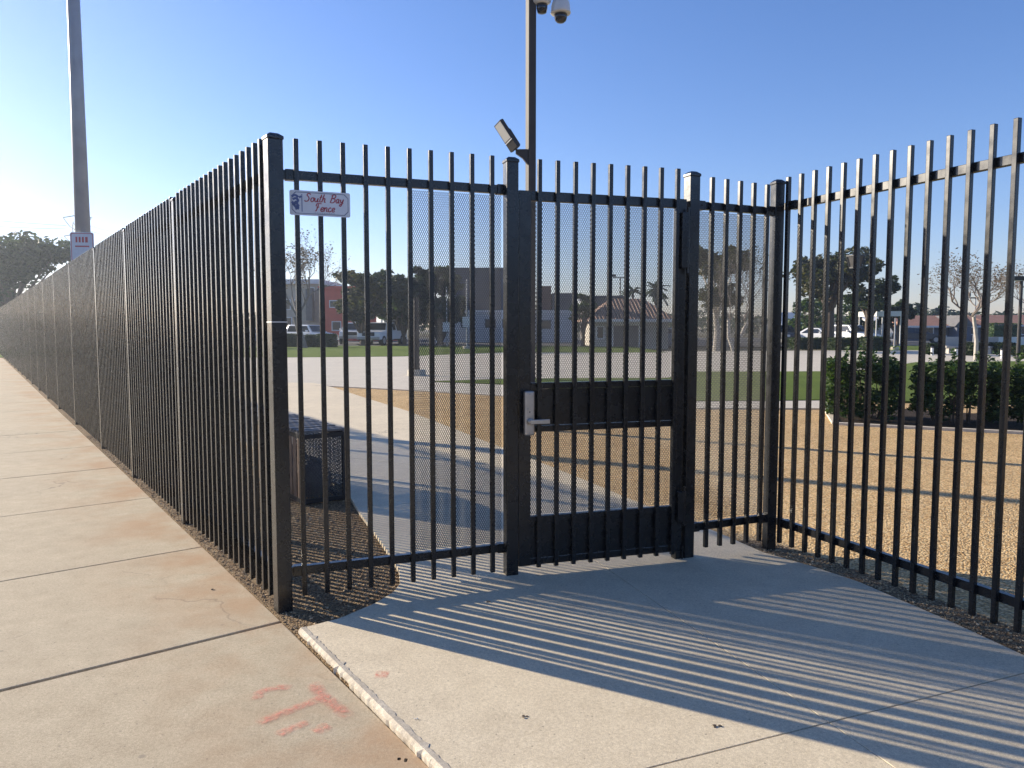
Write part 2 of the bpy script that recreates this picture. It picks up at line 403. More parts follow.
# concrete apron in front of the gate and the path behind it, cut along its joints
left_out = at(443,768,Z); lo0 = at(301,628,Z)
dl = Vector((left_out[0]-lo0[0], left_out[1]-lo0[1])).normalized()
near_left = (left_out[0]+dl.x*3.6, left_out[1]+dl.y*3.6)
r_a, r_b = at(860,582,Z), at(1024,655,Z)
dr = Vector((r_b[0]-r_a[0], r_b[1]-r_a[1])).normalized()
near_right = (r_b[0]+dr.x*5.2, r_b[1]+dr.y*5.2)
right_edge = [at(x,y,Z) for x, y in ((950,621),(860,582),(812,566),(763,552),(740,542),(715,531),(638,502),(585,480),(530,458),(485,441),(450,427),(408,411),(366,398),(332,387))]
poly = [near_left, left_out, lo0] + dirt_in[1:] + [(-2.55,8.4),(-3.7,10.2),(-8.2,17.2),(-11.8,22.0),(-5.2,20.2)] + right_edge[::-1] + [r_b, near_right]
def cut(polys, a, c, gap):
    """split flat polygons along the line a-c leaving an open joint; only where the line crosses them"""
    out = []
    d = Vector((c[0]-a[0], c[1]-a[1])).normalized(); n = Vector((-d.y, d.x))
    for P in polys:
        for sgn in (1, -1):
            bm = bmesh.new(); vs = [bm.verts.new((p[0],p[1],0)) for p in P]; bm.faces.new(vs)
            off = Vector(a) + n*gap*.5*sgn
            bmesh.ops.bisect_plane(bm, geom=bm.verts[:]+bm.edges[:]+bm.faces[:], plane_co=(off.x,off.y,0), plane_no=(n.x*sgn,n.y*sgn,0), clear_inner=True)
            for f in bm.faces: out.append([(v.co.x,v.co.y) for v in f.verts])
            bm.free()
    return out
P = [poly]
j1a, j1b = at(640,770,Z), at(1024,673,Z)
P = cut(P, j1a, j1b, .006)
j2a, j2b = at(618,576,Z), at(895,768,Z)
done = []
keep = [q for q in P]
P = []
def cen(q): return (sum(p[0] for p in q)/len(q), sum(p[1] for p in q)/len(q))
# second joint splits the whole apron, third and fourth lie across the path behind the gate
jl = [(at(352,458,Z), at(409,464.4,Z), .008), (at(472,499,Z), at(605,490,Z), .008)]
PP = keep
PP = cut(PP, *jl[1])
PP2 = []
for q in PP:
    ys = max(p[1] for p in q)
    PP2 += cut([q], *jl[0]) if ys > 8 else [q]
PP = []
for q in PP2:
    cx, cy = cen(q)
    PP += cut([q], j2a, j2b, .004) if (cy < 6.5) else [q]
b = MB()
for q in PP:
    if len(q) > 2: b.prism(q, -.12, Z)
ap = S(b, 'concrete_apron', M_['apron'], bevel=.0015, seg=1)
# rough, lighter lip where the apron stands proud of the sidewalk
b = MB(); n = 260; L = 5.3
for side in range(2): pass
pts = []
for i in range(n+1):
    s = i/n*L; px_, py_ = lo0[0]+dl.x*s, lo0[1]+dl.y*s
    nrm = Vector((dl.y, -dl.x));  nrm = nrm if nrm.x < 0 else -nrm
    j = random.uniform(0,.006) + (random.uniform(.004,.012) if random.random() < .06 else 0); k = random.uniform(-.0035,.0015)
    pts.append([(px_+nrm.x*(.008+j), py_+nrm.y*(.008+j), -.02), (px_+nrm.x*(.010+j*.8), py_+nrm.y*(.010+j*.8), Z-.012+k), (px_+nrm.x*.001, py_+nrm.y*.001, Z+.003+k*.3), (px_-nrm.x*(.016+j*1.5), py_-nrm.y*(.016+j*1.5), Z+.0022), (px_-nrm.x*.03, py_-nrm.y*.03, Z-.004)])
m_ = len(pts[0])
b.add([p for r_ in pts for p in r_], [(i*m_+k, i*m_+k+1, (i+1)*m_+k+1, (i+1)*m_+k) for i in range(n) for k in range(m_-1)])
S(b, 'apron_edge', M_['edge'])

# plaza, lawns, planter bed, car park
plz = [(-11.9,22.4),(-4.56,19.25),(-2.44,18.05),(.17,16.3),(3.4,14.0),(5.72,13.95),(6.2,15.4),(30,15.4),(34,50),(9,47),(-.7,46),(-5.6,40),(-24,39)]
b = MB(); b.prism(plz, -.12, Z-.006); S(b, 'plaza', M_['plaza'])
lawn = [(-2.2,20.7),(-.1,19.6),(1.5,17.6),(3.3,15.2),(6.3,15.45),(12,14.3),(30,13),(31,36),(22,33),(16.8,32),(12.2,26.3),(10.3,25.4),(6,25.2),(4.5,22.2),(0,21.8)]
b = MB(); b.prism(lawn, -.10, Z+.012); S(b, 'lawn', M_['grass'])
b = MB(); b.prism([(-34,38.0),(-11,37.4),(-5.6,38.6),(-.7,44.6),(9,44.6),(9,60),(-34,60)], -.1, Z+.01); S(b, 'far_lawn', M_['grass'])
b = MB(); b.prism([(24.5,49),(60,47),(62,60),(25.5,60)], -.1, Z+.01); S(b, 'far_lawn', M_['grass'])
b = MB(); b.prism([(-60,60.3),(90,60.3),(90,110),(-60,110)], -.1, -.012); S(b, 'car_park', M_['asphalt'])
bedp = [(6.3,15.3),(5.66,13.6),(5.05,11.80),(5.80,11.42),(7.2,10.80),(9.2,9.9),(13,8.2),(14,10.6),(7.6,13.4)]
b = MB(); b.prism(bedp, -.1, .012); S(b, 'planter_bed', M_['mulch'])
b = MB()
for p, q in zip(bedp[:6], bedp[1:7]):
    a_, c_ = Vector(p), Vector(q); d_ = (c_-a_).normalized(); n_ = Vector((d_.y,-d_.x))
    n_ = n_ if n_.dot(Vector((-1,-1))) > 0 else -n_
    b.prism([tuple(a_), tuple(c_), tuple(c_+n_*.10), tuple(a_+n_*.10)], -.08, .035 + random.uniform(0,.002))
S(b, 'planter_kerb', M_['plaza'])

# pebbles lying loose near the fence
ico = bmesh.new(); bmesh.ops.create_icosphere(ico, subdivisions=1, radius=1)
iv = [v.co.copy() for v in ico.verts]; ifc = [tuple(v.index for v in f.verts) for f in ico.faces]; ico.free()
def inpoly(x, y, P):
    c = False
    for i in range(len(P)):
        x1,y1 = P[i]; x2,y2 = P[i-1]
        if (y1 > y) != (y2 > y) and x < (x2-x1)*(y-y1)/(y2-y1)+x1: c = not c
    return c
def pebbles(name, n, poly, z, r0, r1, mat):
    b = MB(); xs = [p[0] for p in poly]; ys = [p[1] for p in poly]; k = 0
    while k < n:
        x, y = random.uniform(min(xs),max(xs)), random.uniform(min(ys),max(ys))
        if not inpoly(x,y,poly): continue
        r_ = r0 + (r1-r0)*random.random()**3; rot = Matrix.Rotation(random.random()*6.28, 3, random.choice('XYZ'))
        sc = Vector((random.uniform(.7,1.3), random.uniform(.7,1.3), random.uniform(.45,.8)))
        b.add([Vector((x,y,z+r_*.25)) + (rot @ Vector((p.x*sc.x,p.y*sc.y,p.z*sc.z)))*r_*random.uniform(.85,1.15) for p in iv], ifc); k += 1
    o = b.build(name, mat); o['kind'] = 'stuff'; o['label'] = 'loose brown pebbles scattered ' + ('in the dirt corner behind the fence' if 'corner' in mat.name or n > 4000 else 'along the fence foot'); o['category'] = 'gravel'; return o
M_['peb'] = None
def peb_mat(name, a, b_, c):
    m, nt, bs = new_mat(name); g_ = N(nt,'ShaderNodeNewGeometry').outputs['Random Per Island']
    nt.links.new(ramp(nt, g_, [(0,a),(.55,b_),(1,c)]), bs.inputs['Base Color']); bs.inputs['Roughness'].default_value = .9; return m
pm = peb_mat('pebble_mix', (.16,.10,.05), (.40,.265,.14), (.62,.46,.28))
corner_poly = [fa(-.1,.02)[:2], fa(4,.05)[:2], fa(4,.7)[:2], (-2.1,7.0)] + dirt_in[::-1][:-1] + [fa(-.45,.14)[:2]]
pebbles('loose_gravel', 5200, corner_poly, .004, .0025, .010, pm)
pebbles('loose_gravel', 2200, [fa(-.42,-.008)[:2], fa(8,-.008)[:2], fa(8,.09)[:2], fa(-.3,.06)[:2]], .004, .002, .008, pm)
pm2 = peb_mat('tan_pebble_mix', (.20,.13,.07), (.50,.35,.19), (.68,.53,.34))
pebbles('loose_gravel', 3800, [at(735,541,0), at(763,541,0), (2.03,4.9), (2.63,3.45), (3.3,1.8), (2.95,1.9), at(1024,655,0), at(860,582,0), at(760,552,0)], .003, .002, .008, pm2)

# ================================================================== FENCES AND GATE
PK = .0255
def picket_mesh(z0, z1):
    b = MB(); h = PK/2; b.box(-h,h,-h,h,0,z1-z0)
    return b
picket_src = picket_mesh(.05, 2.474).build('picket', M_['black'], bevel=.003, seg=2)
COL.objects.unlink(picket_src)
def post_mesh(sz, h):
    b = MB(); k = sz/2; b.box(-k,k,-k,k,-.3,h-.022)
    o = b.build('post', M_['black'], bevel=.004, seg=2)
    c = MB(); e = k+.004
    c.add([(-e,-e,h-.024),(e,-e,h-.024),(e,e,h-.024),(-e,e,h-.024),(-e,-e,h-.008),(e,-e,h-.008),(e,e,h-.008),(-e,e,h-.008),(-k*.55,-k*.55,h+.008),(k*.55,-k*.55,h+.008),(k*.55,k*.55,h+.008),(-k*.55,k*.55,h+.008)],
          [(3,2,1,0),(0,1,5,4),(1,2,6,5),(2,3,7,6),(3,0,4,7),(4,5,9,8),(5,6,10,9),(6,7,11,10),(7,4,8,11),(8,9,10,11)])
    oc = c.build('post_cap', M_['black'], parent=o, bevel=.003, seg=2)
    COL.objects.unlink(o); COL.objects.unlink(oc)
    return o
post75 = post_mesh(.078, 2.468); post72 = post_mesh(.072, 2.463); post66 = post_mesh(.066, 2.452)
def add_post(src, parent, loc, rz=0):
    c = src.copy(); COL.objects.link(c); c.parent = parent; c.location = loc; c.rotation_euler = (0,0,rz)
    for ch in src.children:
        k = ch.copy(); COL.objects.link(k); k.parent = c
    return c
def rail(x0, x1, y, zc, parent, h=.047, d=.038):
    b = MB(); b.box(x0,x1,y-d/2,y+d/2,zc-h/2,zc+h/2); return b.build('rail', M_['black'], parent, bevel=.002, seg=1)
ZT, ZB = 2.292, .183
def exp_mesh(x0, x1, z0, z1, y, parent, px=.0115, pz=.025, wd=.0023, dp=.0015, mat=None):
    """expanded metal: a diamond net of thin twisted strands, real geometry"""
    b = MB()
    nx = int((x1-x0)/px); nz = int((z1-z0)/pz)
    px = (x1-x0)/nx; pz = (z1-z0)/nz
    def strand(ax, az, bx, bz, yo):
        L_ = math.hypot(bx-ax,bz-az); ux, uz = -(bz-az)/L_*wd/2, (bx-ax)/L_*wd/2
        n = len(b.v)
        b.v.extend([(ax-ux,y-yo,az-uz),(ax+ux,y+dp-yo,az+uz),(bx+ux,y+dp-yo,bz+uz),(bx-ux,y-yo,bz-uz)])
        b.f.append((n,n+1,n+2,n+3))
        b.v.extend([(ax,y-yo-.0006,az),(bx,y-yo-.0006,bz)])
    b2 = MB()
    for i in range(nx):
        for j in range(nz):
            cx, cz = x0+(i+.5)*px, z0+(j+.5)*pz
            for (ax,az,bx,bz,yo) in ((cx-px/2,cz,cx,cz+pz/2,0),(cx,cz+pz/2,cx+px/2,cz,.0008),(cx+px/2,cz,cx,cz-pz/2,0),(cx,cz-pz/2,cx-px/2,cz,.0008)):
                L_ = math.hypot(bx-ax,bz-az); ux, uz = -(bz-az)/L_*wd/2, (bx-ax)/L_*wd/2
                n = len(b2.v)
                b2.v.extend([(ax-ux,y-yo,az-uz),(ax+ux,y-yo,az+uz),(bx+ux,y-yo,bz+uz),(bx-ux,y-yo,bz-uz),
                             (ax-ux,y-yo+dp,az-uz),(ax+ux,y-yo+dp,az+uz),(bx+ux,y-yo+dp,bz+uz),(bx-ux,y-yo+dp,bz-uz)])
                b2.f.extend([(n+3,n+2,n+1,n),(n+4,n+5,n+6,n+7),(n,n+1,n+5,n+4) if False else (n+1,n+2,n+6,n+5),(n+3,n,n+4,n+7)])
    return b2.build('mesh_panel', mat or M_['mesh'], parent)

# --- long fence beside the sidewalk
fenceA = thing('picket_fence', 'long black steel picket fence running away beside the sidewalk', 'fence', (CORN.x, CORN.y, 0), R(125.1))
# local x runs along the fence, local -y is the yard
add_post(post75, fenceA, (.02, -.046, 0))
P1 = at(267.5, 591, .05); off = Vector((P1[0]-CORN.x, P1[1]-CORN.y, 0))
y0A = -.030
rails_y = y0A - .0125 - .019
posts = [2.24, 4.45, 6.67, 9.55, 12.3, 14.8, 17.3, 19.8]
while posts[-1] < 96: posts.append(posts[-1]+2.45)
for i, s in enumerate(posts):
    add_post(post66, fenceA, (s, y0A + PK/2 - .029, 0))
# pickets, bay by bay, evenly set between the posts
xs = []
ends = [.04] + posts
for a_, c_ in zip(ends[:-1], ends[1:]):
    k = max(1, round((c_-a_)/.1185)); st = (c_-a_)/k
    xs += [a_+st*i for i in range(1, k)]
xs[0] = xs[0]+.01
for x in xs[:100]: put(picket_src, fenceA, (x, y0A, .05))
b = MB()
for x in xs[100:]:
    b.box(x-PK/2,x+PK/2,y0A-PK/2,y0A+PK/2,.05,2.462)
o = b.build('picket', M_['black'], fenceA); o['kind'] = 'stuff'; o['label'] = 'far pickets of the long fence seen edge on'
for zc in (ZT, ZB): rail(.06, posts[-1], rails_y, zc, fenceA)

# --- panel between the corner post and the gate post
AB = 21.3
B1 = Vector((-1.124, 4.076, 0)); dB = Vector((math.cos(R(AB)), math.sin(R(AB)), 0))
fenceB = thing('fence_panel', 'black picket fence panel between the corner post and the gate lock side', 'fence', B1, R(AB))
for k in range(10): put(picket_src, fenceB, (.1203*k, 0, .05))
ry = .0125+.019
for zc in (ZT, ZB): rail(-.085, 1.17, ry, zc, fenceB)
exp_mesh(.1203*5+.005, 1.16, ZB+.03, ZT-.03, ry+.022, fenceB)

# --- gate posts
PG = Vector((-.0296, 4.456, 0)); PC = Vector((1.0879, 4.7967, 0)); PD = Vector((1.7153, 5.0759, 0))
AG = math.degrees(math.atan2(PC.y-PG.y, PC.x-PG.x)); ACD = math.degrees(math.atan2(PD.y-PC.y, PD.x-PC.x))
def rot(a, x, y): return Vector((x*math.cos(R(a))-y*math.sin(R(a)), x*math.sin(R(a))+y*math.cos(R(a)), 0))
g1 = add_post(post72, fenceB, (0,0,0)); pw = PG + rot(19, .036, .036)
lp = Matrix.Rotation(-R(AB), 3, 'Z') @ (pw - B1); g1.location = (lp.x, lp.y, 0); g1.rotation_euler = (0,0,R(19-AB))
# a footing plate under it
# --- panel between the hinge post and the right-hand corner
fenceC = thing('fence_panel', 'narrow meshed picket fence panel on the hinge side of the gate', 'fence', PC, R(ACD))
add_post(post72, fenceC, (.048, .036, -.012))
for k, s in enumerate((.175, .287, .396, .505, .615)):
    put(picket_src, fenceC, (s, 0, .085 - .003*k)).scale = (1, 1, .967)
for zc in (ZT-.037, ZB+.035): rail(.072, .69, ry, zc, fenceC)
exp_mesh(.076, .675, ZB+.065, ZT-.067, ry+.022, fenceC)

# --- right-hand fence, coming back towards the viewer
E0 = Vector((1.845, 4.982, 0)); AE = -68.3
fenceE = thing('picket_fence', 'black picket fence on the right in front of the tan gravel yard', 'fence', E0, R(AE))
dE = Vector((math.cos(R(AE)), math.sin(R(AE)), 0))
pdw = PD + rot(14, .033, .033); lp = Matrix.Rotation(-R(AE), 3, 'Z') @ (pdw - E0)
pdo = add_post(post66, fenceE, (lp.x, lp.y, 0), R(14-AE))
bays = [2.33, 4.66, 7.0]
for s in bays: add_post(post66, fenceE, (s, ry+.006, 0))
for k in range(-1, 60):
    x = .1171*k
    if min(abs(x-s) for s in bays) < .06: continue
    put(picket_src, fenceE, (x, 0, .05))
for zc in (ZT, ZB): rail(-.175, 7.0, ry, zc, fenceE)

# --- gate leaf
gate = thing('gate', 'black steel gate with two solid kick panels and a silver lever lock', 'gate', PG, R(AG))
GZ0, GZ1 = .075, 2.285
fy = .03                                   # centre of the frame behind the pickets
def gbox(name, x0,x1,y0,y1,z0,z1, mat='black', bevel=.003, parent=gate):
    b = MB(); b.box(x0,x1,y0,y1,z0,z1); return b.build(name, M_[mat], parent, bevel=bevel, seg=2)
gbox('stile', .077, .150, fy-.02, fy+.03, GZ0, GZ1)
gbox('stile', 1.095, 1.160, fy-.02, fy+.03, GZ0, GZ1)
for z0, z1, nm in ((GZ1-.056,GZ1,'rail'), (1.135,1.172,'rail'), (.880,.917,'rail'), (.336,.372,'rail'), (GZ0+.002,GZ0+.042,'rail')):
    gbox(nm, .151, 1.094, fy-.017, fy+.022, z0, z1)
gbox('kick_panel', .152, 1.093, fy-.010, fy-.006, .918, 1.134, bevel=0)
gbox('kick_panel', .152, 1.093, fy-.010, fy-.006, GZ0+.043, .335, bevel=0)
gp_src = None
for k in range(9):
    x = .197 + .1115*k
    b = MB(); b.box(-PK/2,PK/2,-PK/2,PK/2,0,2.462-.066)
    if gp_src is None:
        gp_src = b.build('picket', M_['black'], gate, bevel=.003, seg=2); gp_src.location = (x, 0, .066)
    else: put(gp_src, gate, (x, 0, .066))
exp_mesh(.155, 1.09, 1.174, GZ1-.058, fy+.026, gate)
exp_mesh(.155, 1.09, .374, .878, fy+.026, gate)
# lock body and lever
lockx = .122
b = MB(); b.box(-.031,.031,-.055,-.021,.868,1.130)
lock = b.build('lock_plate', M_['steel'], gate, bevel=.014, seg=4); lock.location = (lockx, 0, 0)
b = MB(); b.tube([(0,-.054,.952),(0,-.082,.952)], .018, 16); b.tube([(0,-.082,.952),(0,-.090,.952)], .013, 16)
b.box(-.008,.112,-.094,-.080,.940,.966)
lev = b.build('lever', M_['steel'], lock, bevel=.003, seg=2)
b = MB(); b.tube([(-.012,-.0545,1.028),(-.012,-.058,1.028)], .007, 12); b.build('key_cylinder', M_['rim'], lock)
# hinges: two long barrels on the right stile
for z0, z1 in ((1.86,2.20),(.28,.47)):
    b = MB(); b.box(1.108,1.150,-.035,.008,z0,z1); b.box(1.152,1.166,-.026,.006,z0+.02,z1-.02)
    h_ = b.build('hinge', M_['black'], gate, bevel=.004, seg=2)
    b = MB(); b.tube([(1.158,-.02,z0-.03),(1.158,-.02,z1+.03)], .008, 12); b.build('hinge_pin', M_['black'], h_)
# the sleeve at the foot of the hinge post
b = MB(); b.box(-.012,.0,-.002,.074,-.02,.115); b.box(-.05,-.013,.01,.06,-.02,.075)
b.build('post_foot', M_['black'], fenceC, bevel=.003)

# brackets where the rails meet the posts, and a pale strap round the corner post
def bracket(parent, x, zc, y=ry, w_=.05):
    b = MB(); b.box(x-w_/2,x+w_/2,y-.024,y+.024,zc-.028,zc+.028); o = b.build('rail_bracket', M_['black'], parent, bevel=.002, seg=1)
    b = MB(); b.tube([(x,y-.024,zc),(x,y-.030,zc)], .006, 8); b.build('bolt', M_['black'], o); return o
for zc in (ZT, ZB):
    bracket(fenceB, -.03, zc); bracket(fenceB, 1.145, zc); bracket(fenceE, -.085, zc)
for zc in (ZT-.037, ZB+.035):
    bracket(fenceC, .108, zc); bracket(fenceC, .668, zc)
b = MB(); e = .0405
b.box(.02-e,.02+e,-.046-e,-.046+e,1.523,1.528); b.build('strap', M_['trim'], fenceA)
for z, dx in ((.885,0),(1.112,0)):
    b = MB(); b.tube([(dx,-.0545,z),(dx,-.0572,z)], .005, 10); b.build('screw', M_['rim'], lock)
b = MB(); b.box(-.0025,.0025,-.0575,-.0550,1.003,1.013); b.build('keyhole', M_['blackpl'], lock)
# --- maker's plate on the panel: white enamel, blue picture, red script
sign = thing('sign', 'small white plate with red script lettering wired to the pickets', 'sign', B1 + dB*.118 + Vector((0,0,2.146)) , R(AB))
SW2, SH2 = .156, .064
SY = -.0165
def rrect(w_, h_, r_, n=5):
    out = []
    for cx, cy, a0 in ((w_-r_,h_-r_,0),(-w_+r_,h_-r_,90),(-w_+r_,-h_+r_,180),(w_-r_,-h_+r_,270)):
        for i in range(n+1):
            t = R(a0+90*i/n); out.append((cx+r_*math.cos(t), cy+r_*math.sin(t)))
    return out
def plate(poly, y0, y1):
    n = len(poly); b = MB()
    b.add([(p[0],y0,p[1]) for p in poly]+[(p[0],y1,p[1]) for p in poly],
          [tuple(range(n)), tuple(range(2*n-1,n-1,-1))]+[(i,n+i,n+(i+1)%n,(i+1)%n) for i in range(n)])
    return b
plate(rrect(SW2,SH2,.010), SY, SY+.003).build('plate', M_['signw'], sign)
def ring(parent):
    b = MB(); w_, h_, c = SW2-.010, SH2-.008, .020
    out = [(-w_+c,h_),(w_-c,h_),(w_,h_-c),(w_,-h_+c),(w_-c,-h_),(-w_+c,-h_),(-w_,-h_+c),(-w_,h_-c)]
    inn = [(x*(1-.0035/w_), z*(1-.0035/h_)) for x, z in out]
    n = 8; y = SY-.0006
    b.add([(x,y,z) for x,z in out]+[(x,y,z) for x,z in inn], [(i,(i+1)%n,n+(i+1)%n,n+i) for i in range(n)])
    return b.build('border', M_['signe'], parent)
ring(sign)
def script(name, strokes, mat, wd, parent, y):
    """pen strokes as flat ribbons"""
    b = MB()
    for st in strokes:
        pts = [Vector((p[0],p[1])) for p in st]
        # smooth with Catmull-Rom
        out = []
        for i in range(len(pts)-1):
            p0 = pts[max(i-1,0)]; p1 = pts[i]; p2 = pts[i+1]; p3 = pts[min(i+2,len(pts)-1)]
            for k in range(5):
                t = k/5; out.append(.5*((2*p1)+(p2-p0)*t+(2*p0-5*p1+4*p2-p3)*t*t+(-p0+3*p1-3*p2+p3)*t**3))
        out.append(pts[-1]); n0 = len(b.v)
        for i, p in enumerate(out):
            d_ = (out[min(i+1,len(out)-1)]-out[max(i-1,0)]); d_ = d_.normalized() if d_.length else Vector((1,0))
            q = Vector((-d_.y,d_.x))*wd*.5*(1.0+.35*abs(d_.y))
            b.v += [(p.x+q.x,y,p.y+q.y),(p.x-q.x,y,p.y-q.y)]
        for i in range(len(out)-1): b.f.append((n0+2*i,n0+2*i+1,n0+2*i+3,n0+2*i+2))
    return b.build(name, mat, parent)
GL = {  # letters on a unit em, x advance last
 'S': ([[(.62,.86),(.50,1.0),(.30,.98),(.22,.78),(.42,.58),(.52,.36),(.40,.08),(.14,.02),(.02,.16)]], .70),
 'o': ([[(.34,.50),(.14,.46),(.06,.22),(.16,.02),(.34,.06),(.42,.28),(.34,.50),(.48,.44)]], .50),
 'u': ([[(.04,.48),(.06,.14),(.16,.02),(.32,.12),(.42,.48)],[(.42,.48),(.38,.10),(.46,.02),(.54,.08)]], .54),
 't': ([[(.24,.95),(.14,.40),(.12,.10),(.20,.02),(.34,.08)],[(.04,.60),(.36,.66)]], .36),
 'h': ([[(.20,1.0),(.10,.45),(.02,.0)],[(.08,.28),(.24,.50),(.36,.44),(.32,.12),(.40,.02),(.48,.08)]], .50),
 'B': ([[(.20,.95),(.12,.45),(.02,.0)],[(.06,.84),(.30,1.0),(.56,.94),(.54,.68),(.22,.54)],[(.22,.54),(.54,.46),(.52,.16),(.28,.0),(.04,.04)]], .66),
 'a': ([[(.38,.48),(.18,.48),(.06,.22),(.14,.02),(.28,.08),(.40,.48)],[(.40,.48),(.36,.10),(.44,.02),(.52,.08)]], .52),
 'y': ([[(.06,.48),(.08,.20),(.18,.10),(.32,.22),(.42,.50)],[(.42,.50),(.34,.0),(.20,-.36),(.04,-.30),(.14,-.12),(.46,.06)]], .52),
 'F': ([[(.30,.90),(.22,.42),(.12,.06),(.0,.06)],[(.04,.62),(.06,.86),(.24,.98),(.66,.96)],[(.10,.50),(.44,.54)]], .60),
 'e': ([[(.08,.22),(.30,.28),(.38,.42),(.26,.52),(.10,.38),(.08,.14),(.22,.0),(.42,.12)]], .44),
 'n': ([[(.04,.46),(.08,.46),(.04,.0)],[(.06,.28),(.22,.50),(.36,.44),(.34,.12),(.40,.02),(.48,.08)]], .50),
 'c': ([[(.38,.42),(.24,.52),(.08,.34),(.10,.08),(.24,.0),(.42,.12)]], .44)}
def word(txt, x, z, em, slant=.18):
    out = []
    for ch in txt:
        if ch == ' ': x += .28*em; continue
        st, adv = GL[ch]
        for s_ in st: out.append([(x+(p[0]+p[1]*slant)*em, z+p[1]*em) for p in s_])
        x += adv*em
    return out
script('lettering', word('South', -.082, .008, .042) + word('Bay', .050, .008, .042), M_['signr'], .0042, sign, SY-.0010)
script('lettering', word('Fence', -.028, -.040, .042), M_['signr'], .0042, sign, SY-.0010)
script('small_lettering', [[(-.03+.012*i, -.0485), (-.022+.012*i, -.0485)] for i in range(9)], M_['signe'], .002, sign, SY-.0012)
# blue picture on the left of the plate: a dark irregular emblem beside a thin rule
random.seed(3)
em_st = [[(-.146,.030),(-.128,.038),(-.112,.028)], [(-.140,.016),(-.124,.022),(-.114,.012),(-.120,.0)], [(-.144,.004),(-.136,-.010),(-.126,-.022),(-.120,-.036)],
         [(-.130,.006),(-.118,-.008),(-.110,-.020)], [(-.124,-.016),(-.114,-.024),(-.118,-.034)], [(-.138,-.004),(-.126,-.010)], [(-.106,.034),(-.100,.026)]]
script('emblem', em_st, M_['signb'], .010, sign, SY-.0010)
script('rule', [[(-.094,.044),(-.094,-.046)]], M_['signb'], .003, sign, SY-.0014)
for sx in (-1,1):
    for sz in (-1,1):
        b = MB(); b.tube([(sx*(SW2-.009),SY-.0001,sz*(SH2-.008)),(sx*(SW2-.009),SY-.003,sz*(SH2-.008))], .0042, 10); b.build('screw', M_['trim'], sign)

# ================================================================== YARD OBJECTS
# wire bin behind the corner post
bin_ = thing('wire_bin', 'black wire mesh bin with slatted cover behind the corner post', 'bin', (-1.457, 6.59, .0), R(125.1-90))
# local x: across (towards -x is the street side), y: along the fence away from the viewer
BW, BL, BH = .36, 1.25, .60
for x in (-BW, 0):
    for y in (0, BL):
        b = MB(); b.box(x-.014,x+.014,y-.014,y+.014,-.02,BH); b.build('corner_post', M_['blackpl'], bin_, bevel=.002)
for z in (.03, BH-.02):
    b = MB(); b.box(-BW+.015,-.015,-.012,.012,z-.018,z+.018); b.build('frame_rail', M_['blackpl'], bin_)
    b = MB(); b.box(-BW+.015,-.015,BL-.012,BL+.012,z-.018,z+.018); b.build('frame_rail', M_['blackpl'], bin_)
    for x in (-BW, 0):
        b = MB(); b.box(x-.012,x+.012,.015,BL-.015,z-.018,z+.018); b.build('frame_rail', M_['blackpl'], bin_)
o = exp_mesh(-BW+.012, -.012, .045, BH-.035, .0, bin_, px=.026, pz=.032, wd=.006, dp=.003, mat=M_['binmesh'])
o = exp_mesh(.012, BL-.012, .045, BH-.035, .0, bin_, px=.034, pz=.034, wd=.007, dp=.003, mat=M_['binmesh']); o.rotation_euler = (0,0,R(90))
# street side: vertical brown boards
b = MB()
for k in range(11):
    y = .03 + k*.113; b.box(-BW-.010,-BW-.002,y,y+.085,-.01,BH-.04)
b.build('side_boards', M_['slat'], bin_, bevel=.004)
# rubbish bags inside
def blob(b, c, r_, sq, seed, n=16, m=10, amp=.12):
    rnd = random.Random(seed); ph = [rnd.random()*6.28 for _ in range(6)]
    base = len(b.v)
    for i in range(m+1):
        t = math.pi*i/m
        for k in range(n):
            p = 2*math.pi*k/n
            rr = r_*(1+amp*(math.sin(3*p+ph[0]+2*t)+.6*math.sin(5*p+ph[1])*math.sin(4*t+ph[2])+.4*math.sin(9*p+ph[3]+3*t)))
            b.v.append((c[0]+rr*math.sin(t)*math.cos(p)*sq[0], c[1]+rr*math.sin(t)*math.sin(p)*sq[1], c[2]+rr*math.cos(t)*sq[2]))
    for i in range(m):
        for k in range(n):
            a_ = base+i*n+k; c_ = base+i*n+(k+1)%n; b.f.append((a_,a_+n,c_+n,c_))
b = MB(); blob(b, (-.18,.36,.17), .30, (.53,1.0,.55), 4, 24, 16, .10); blob(b, (-.18,.88,.19), .30, (.53,1.0,.62), 9, 24, 16, .10)
b.build('rubbish_bag', M_['bag'], bin_, smooth=True)
# cover of cross slats with open gaps between them
b = MB(); y = -.015
while y < BL+.01:
    b.box(-BW-.02,.02,y,y+.045,BH+.012+random.uniform(0,.006),BH+.030+random.uniform(0,.006)); y += .078
b.box(-BW-.015,-BW+.015,-.02,BL+.02,BH,BH+.012); b.box(-.015,.015,-.02,BL+.02,BH,BH+.012)
b.build('slatted_cover', M_['cover'], bin_, bevel=.004)

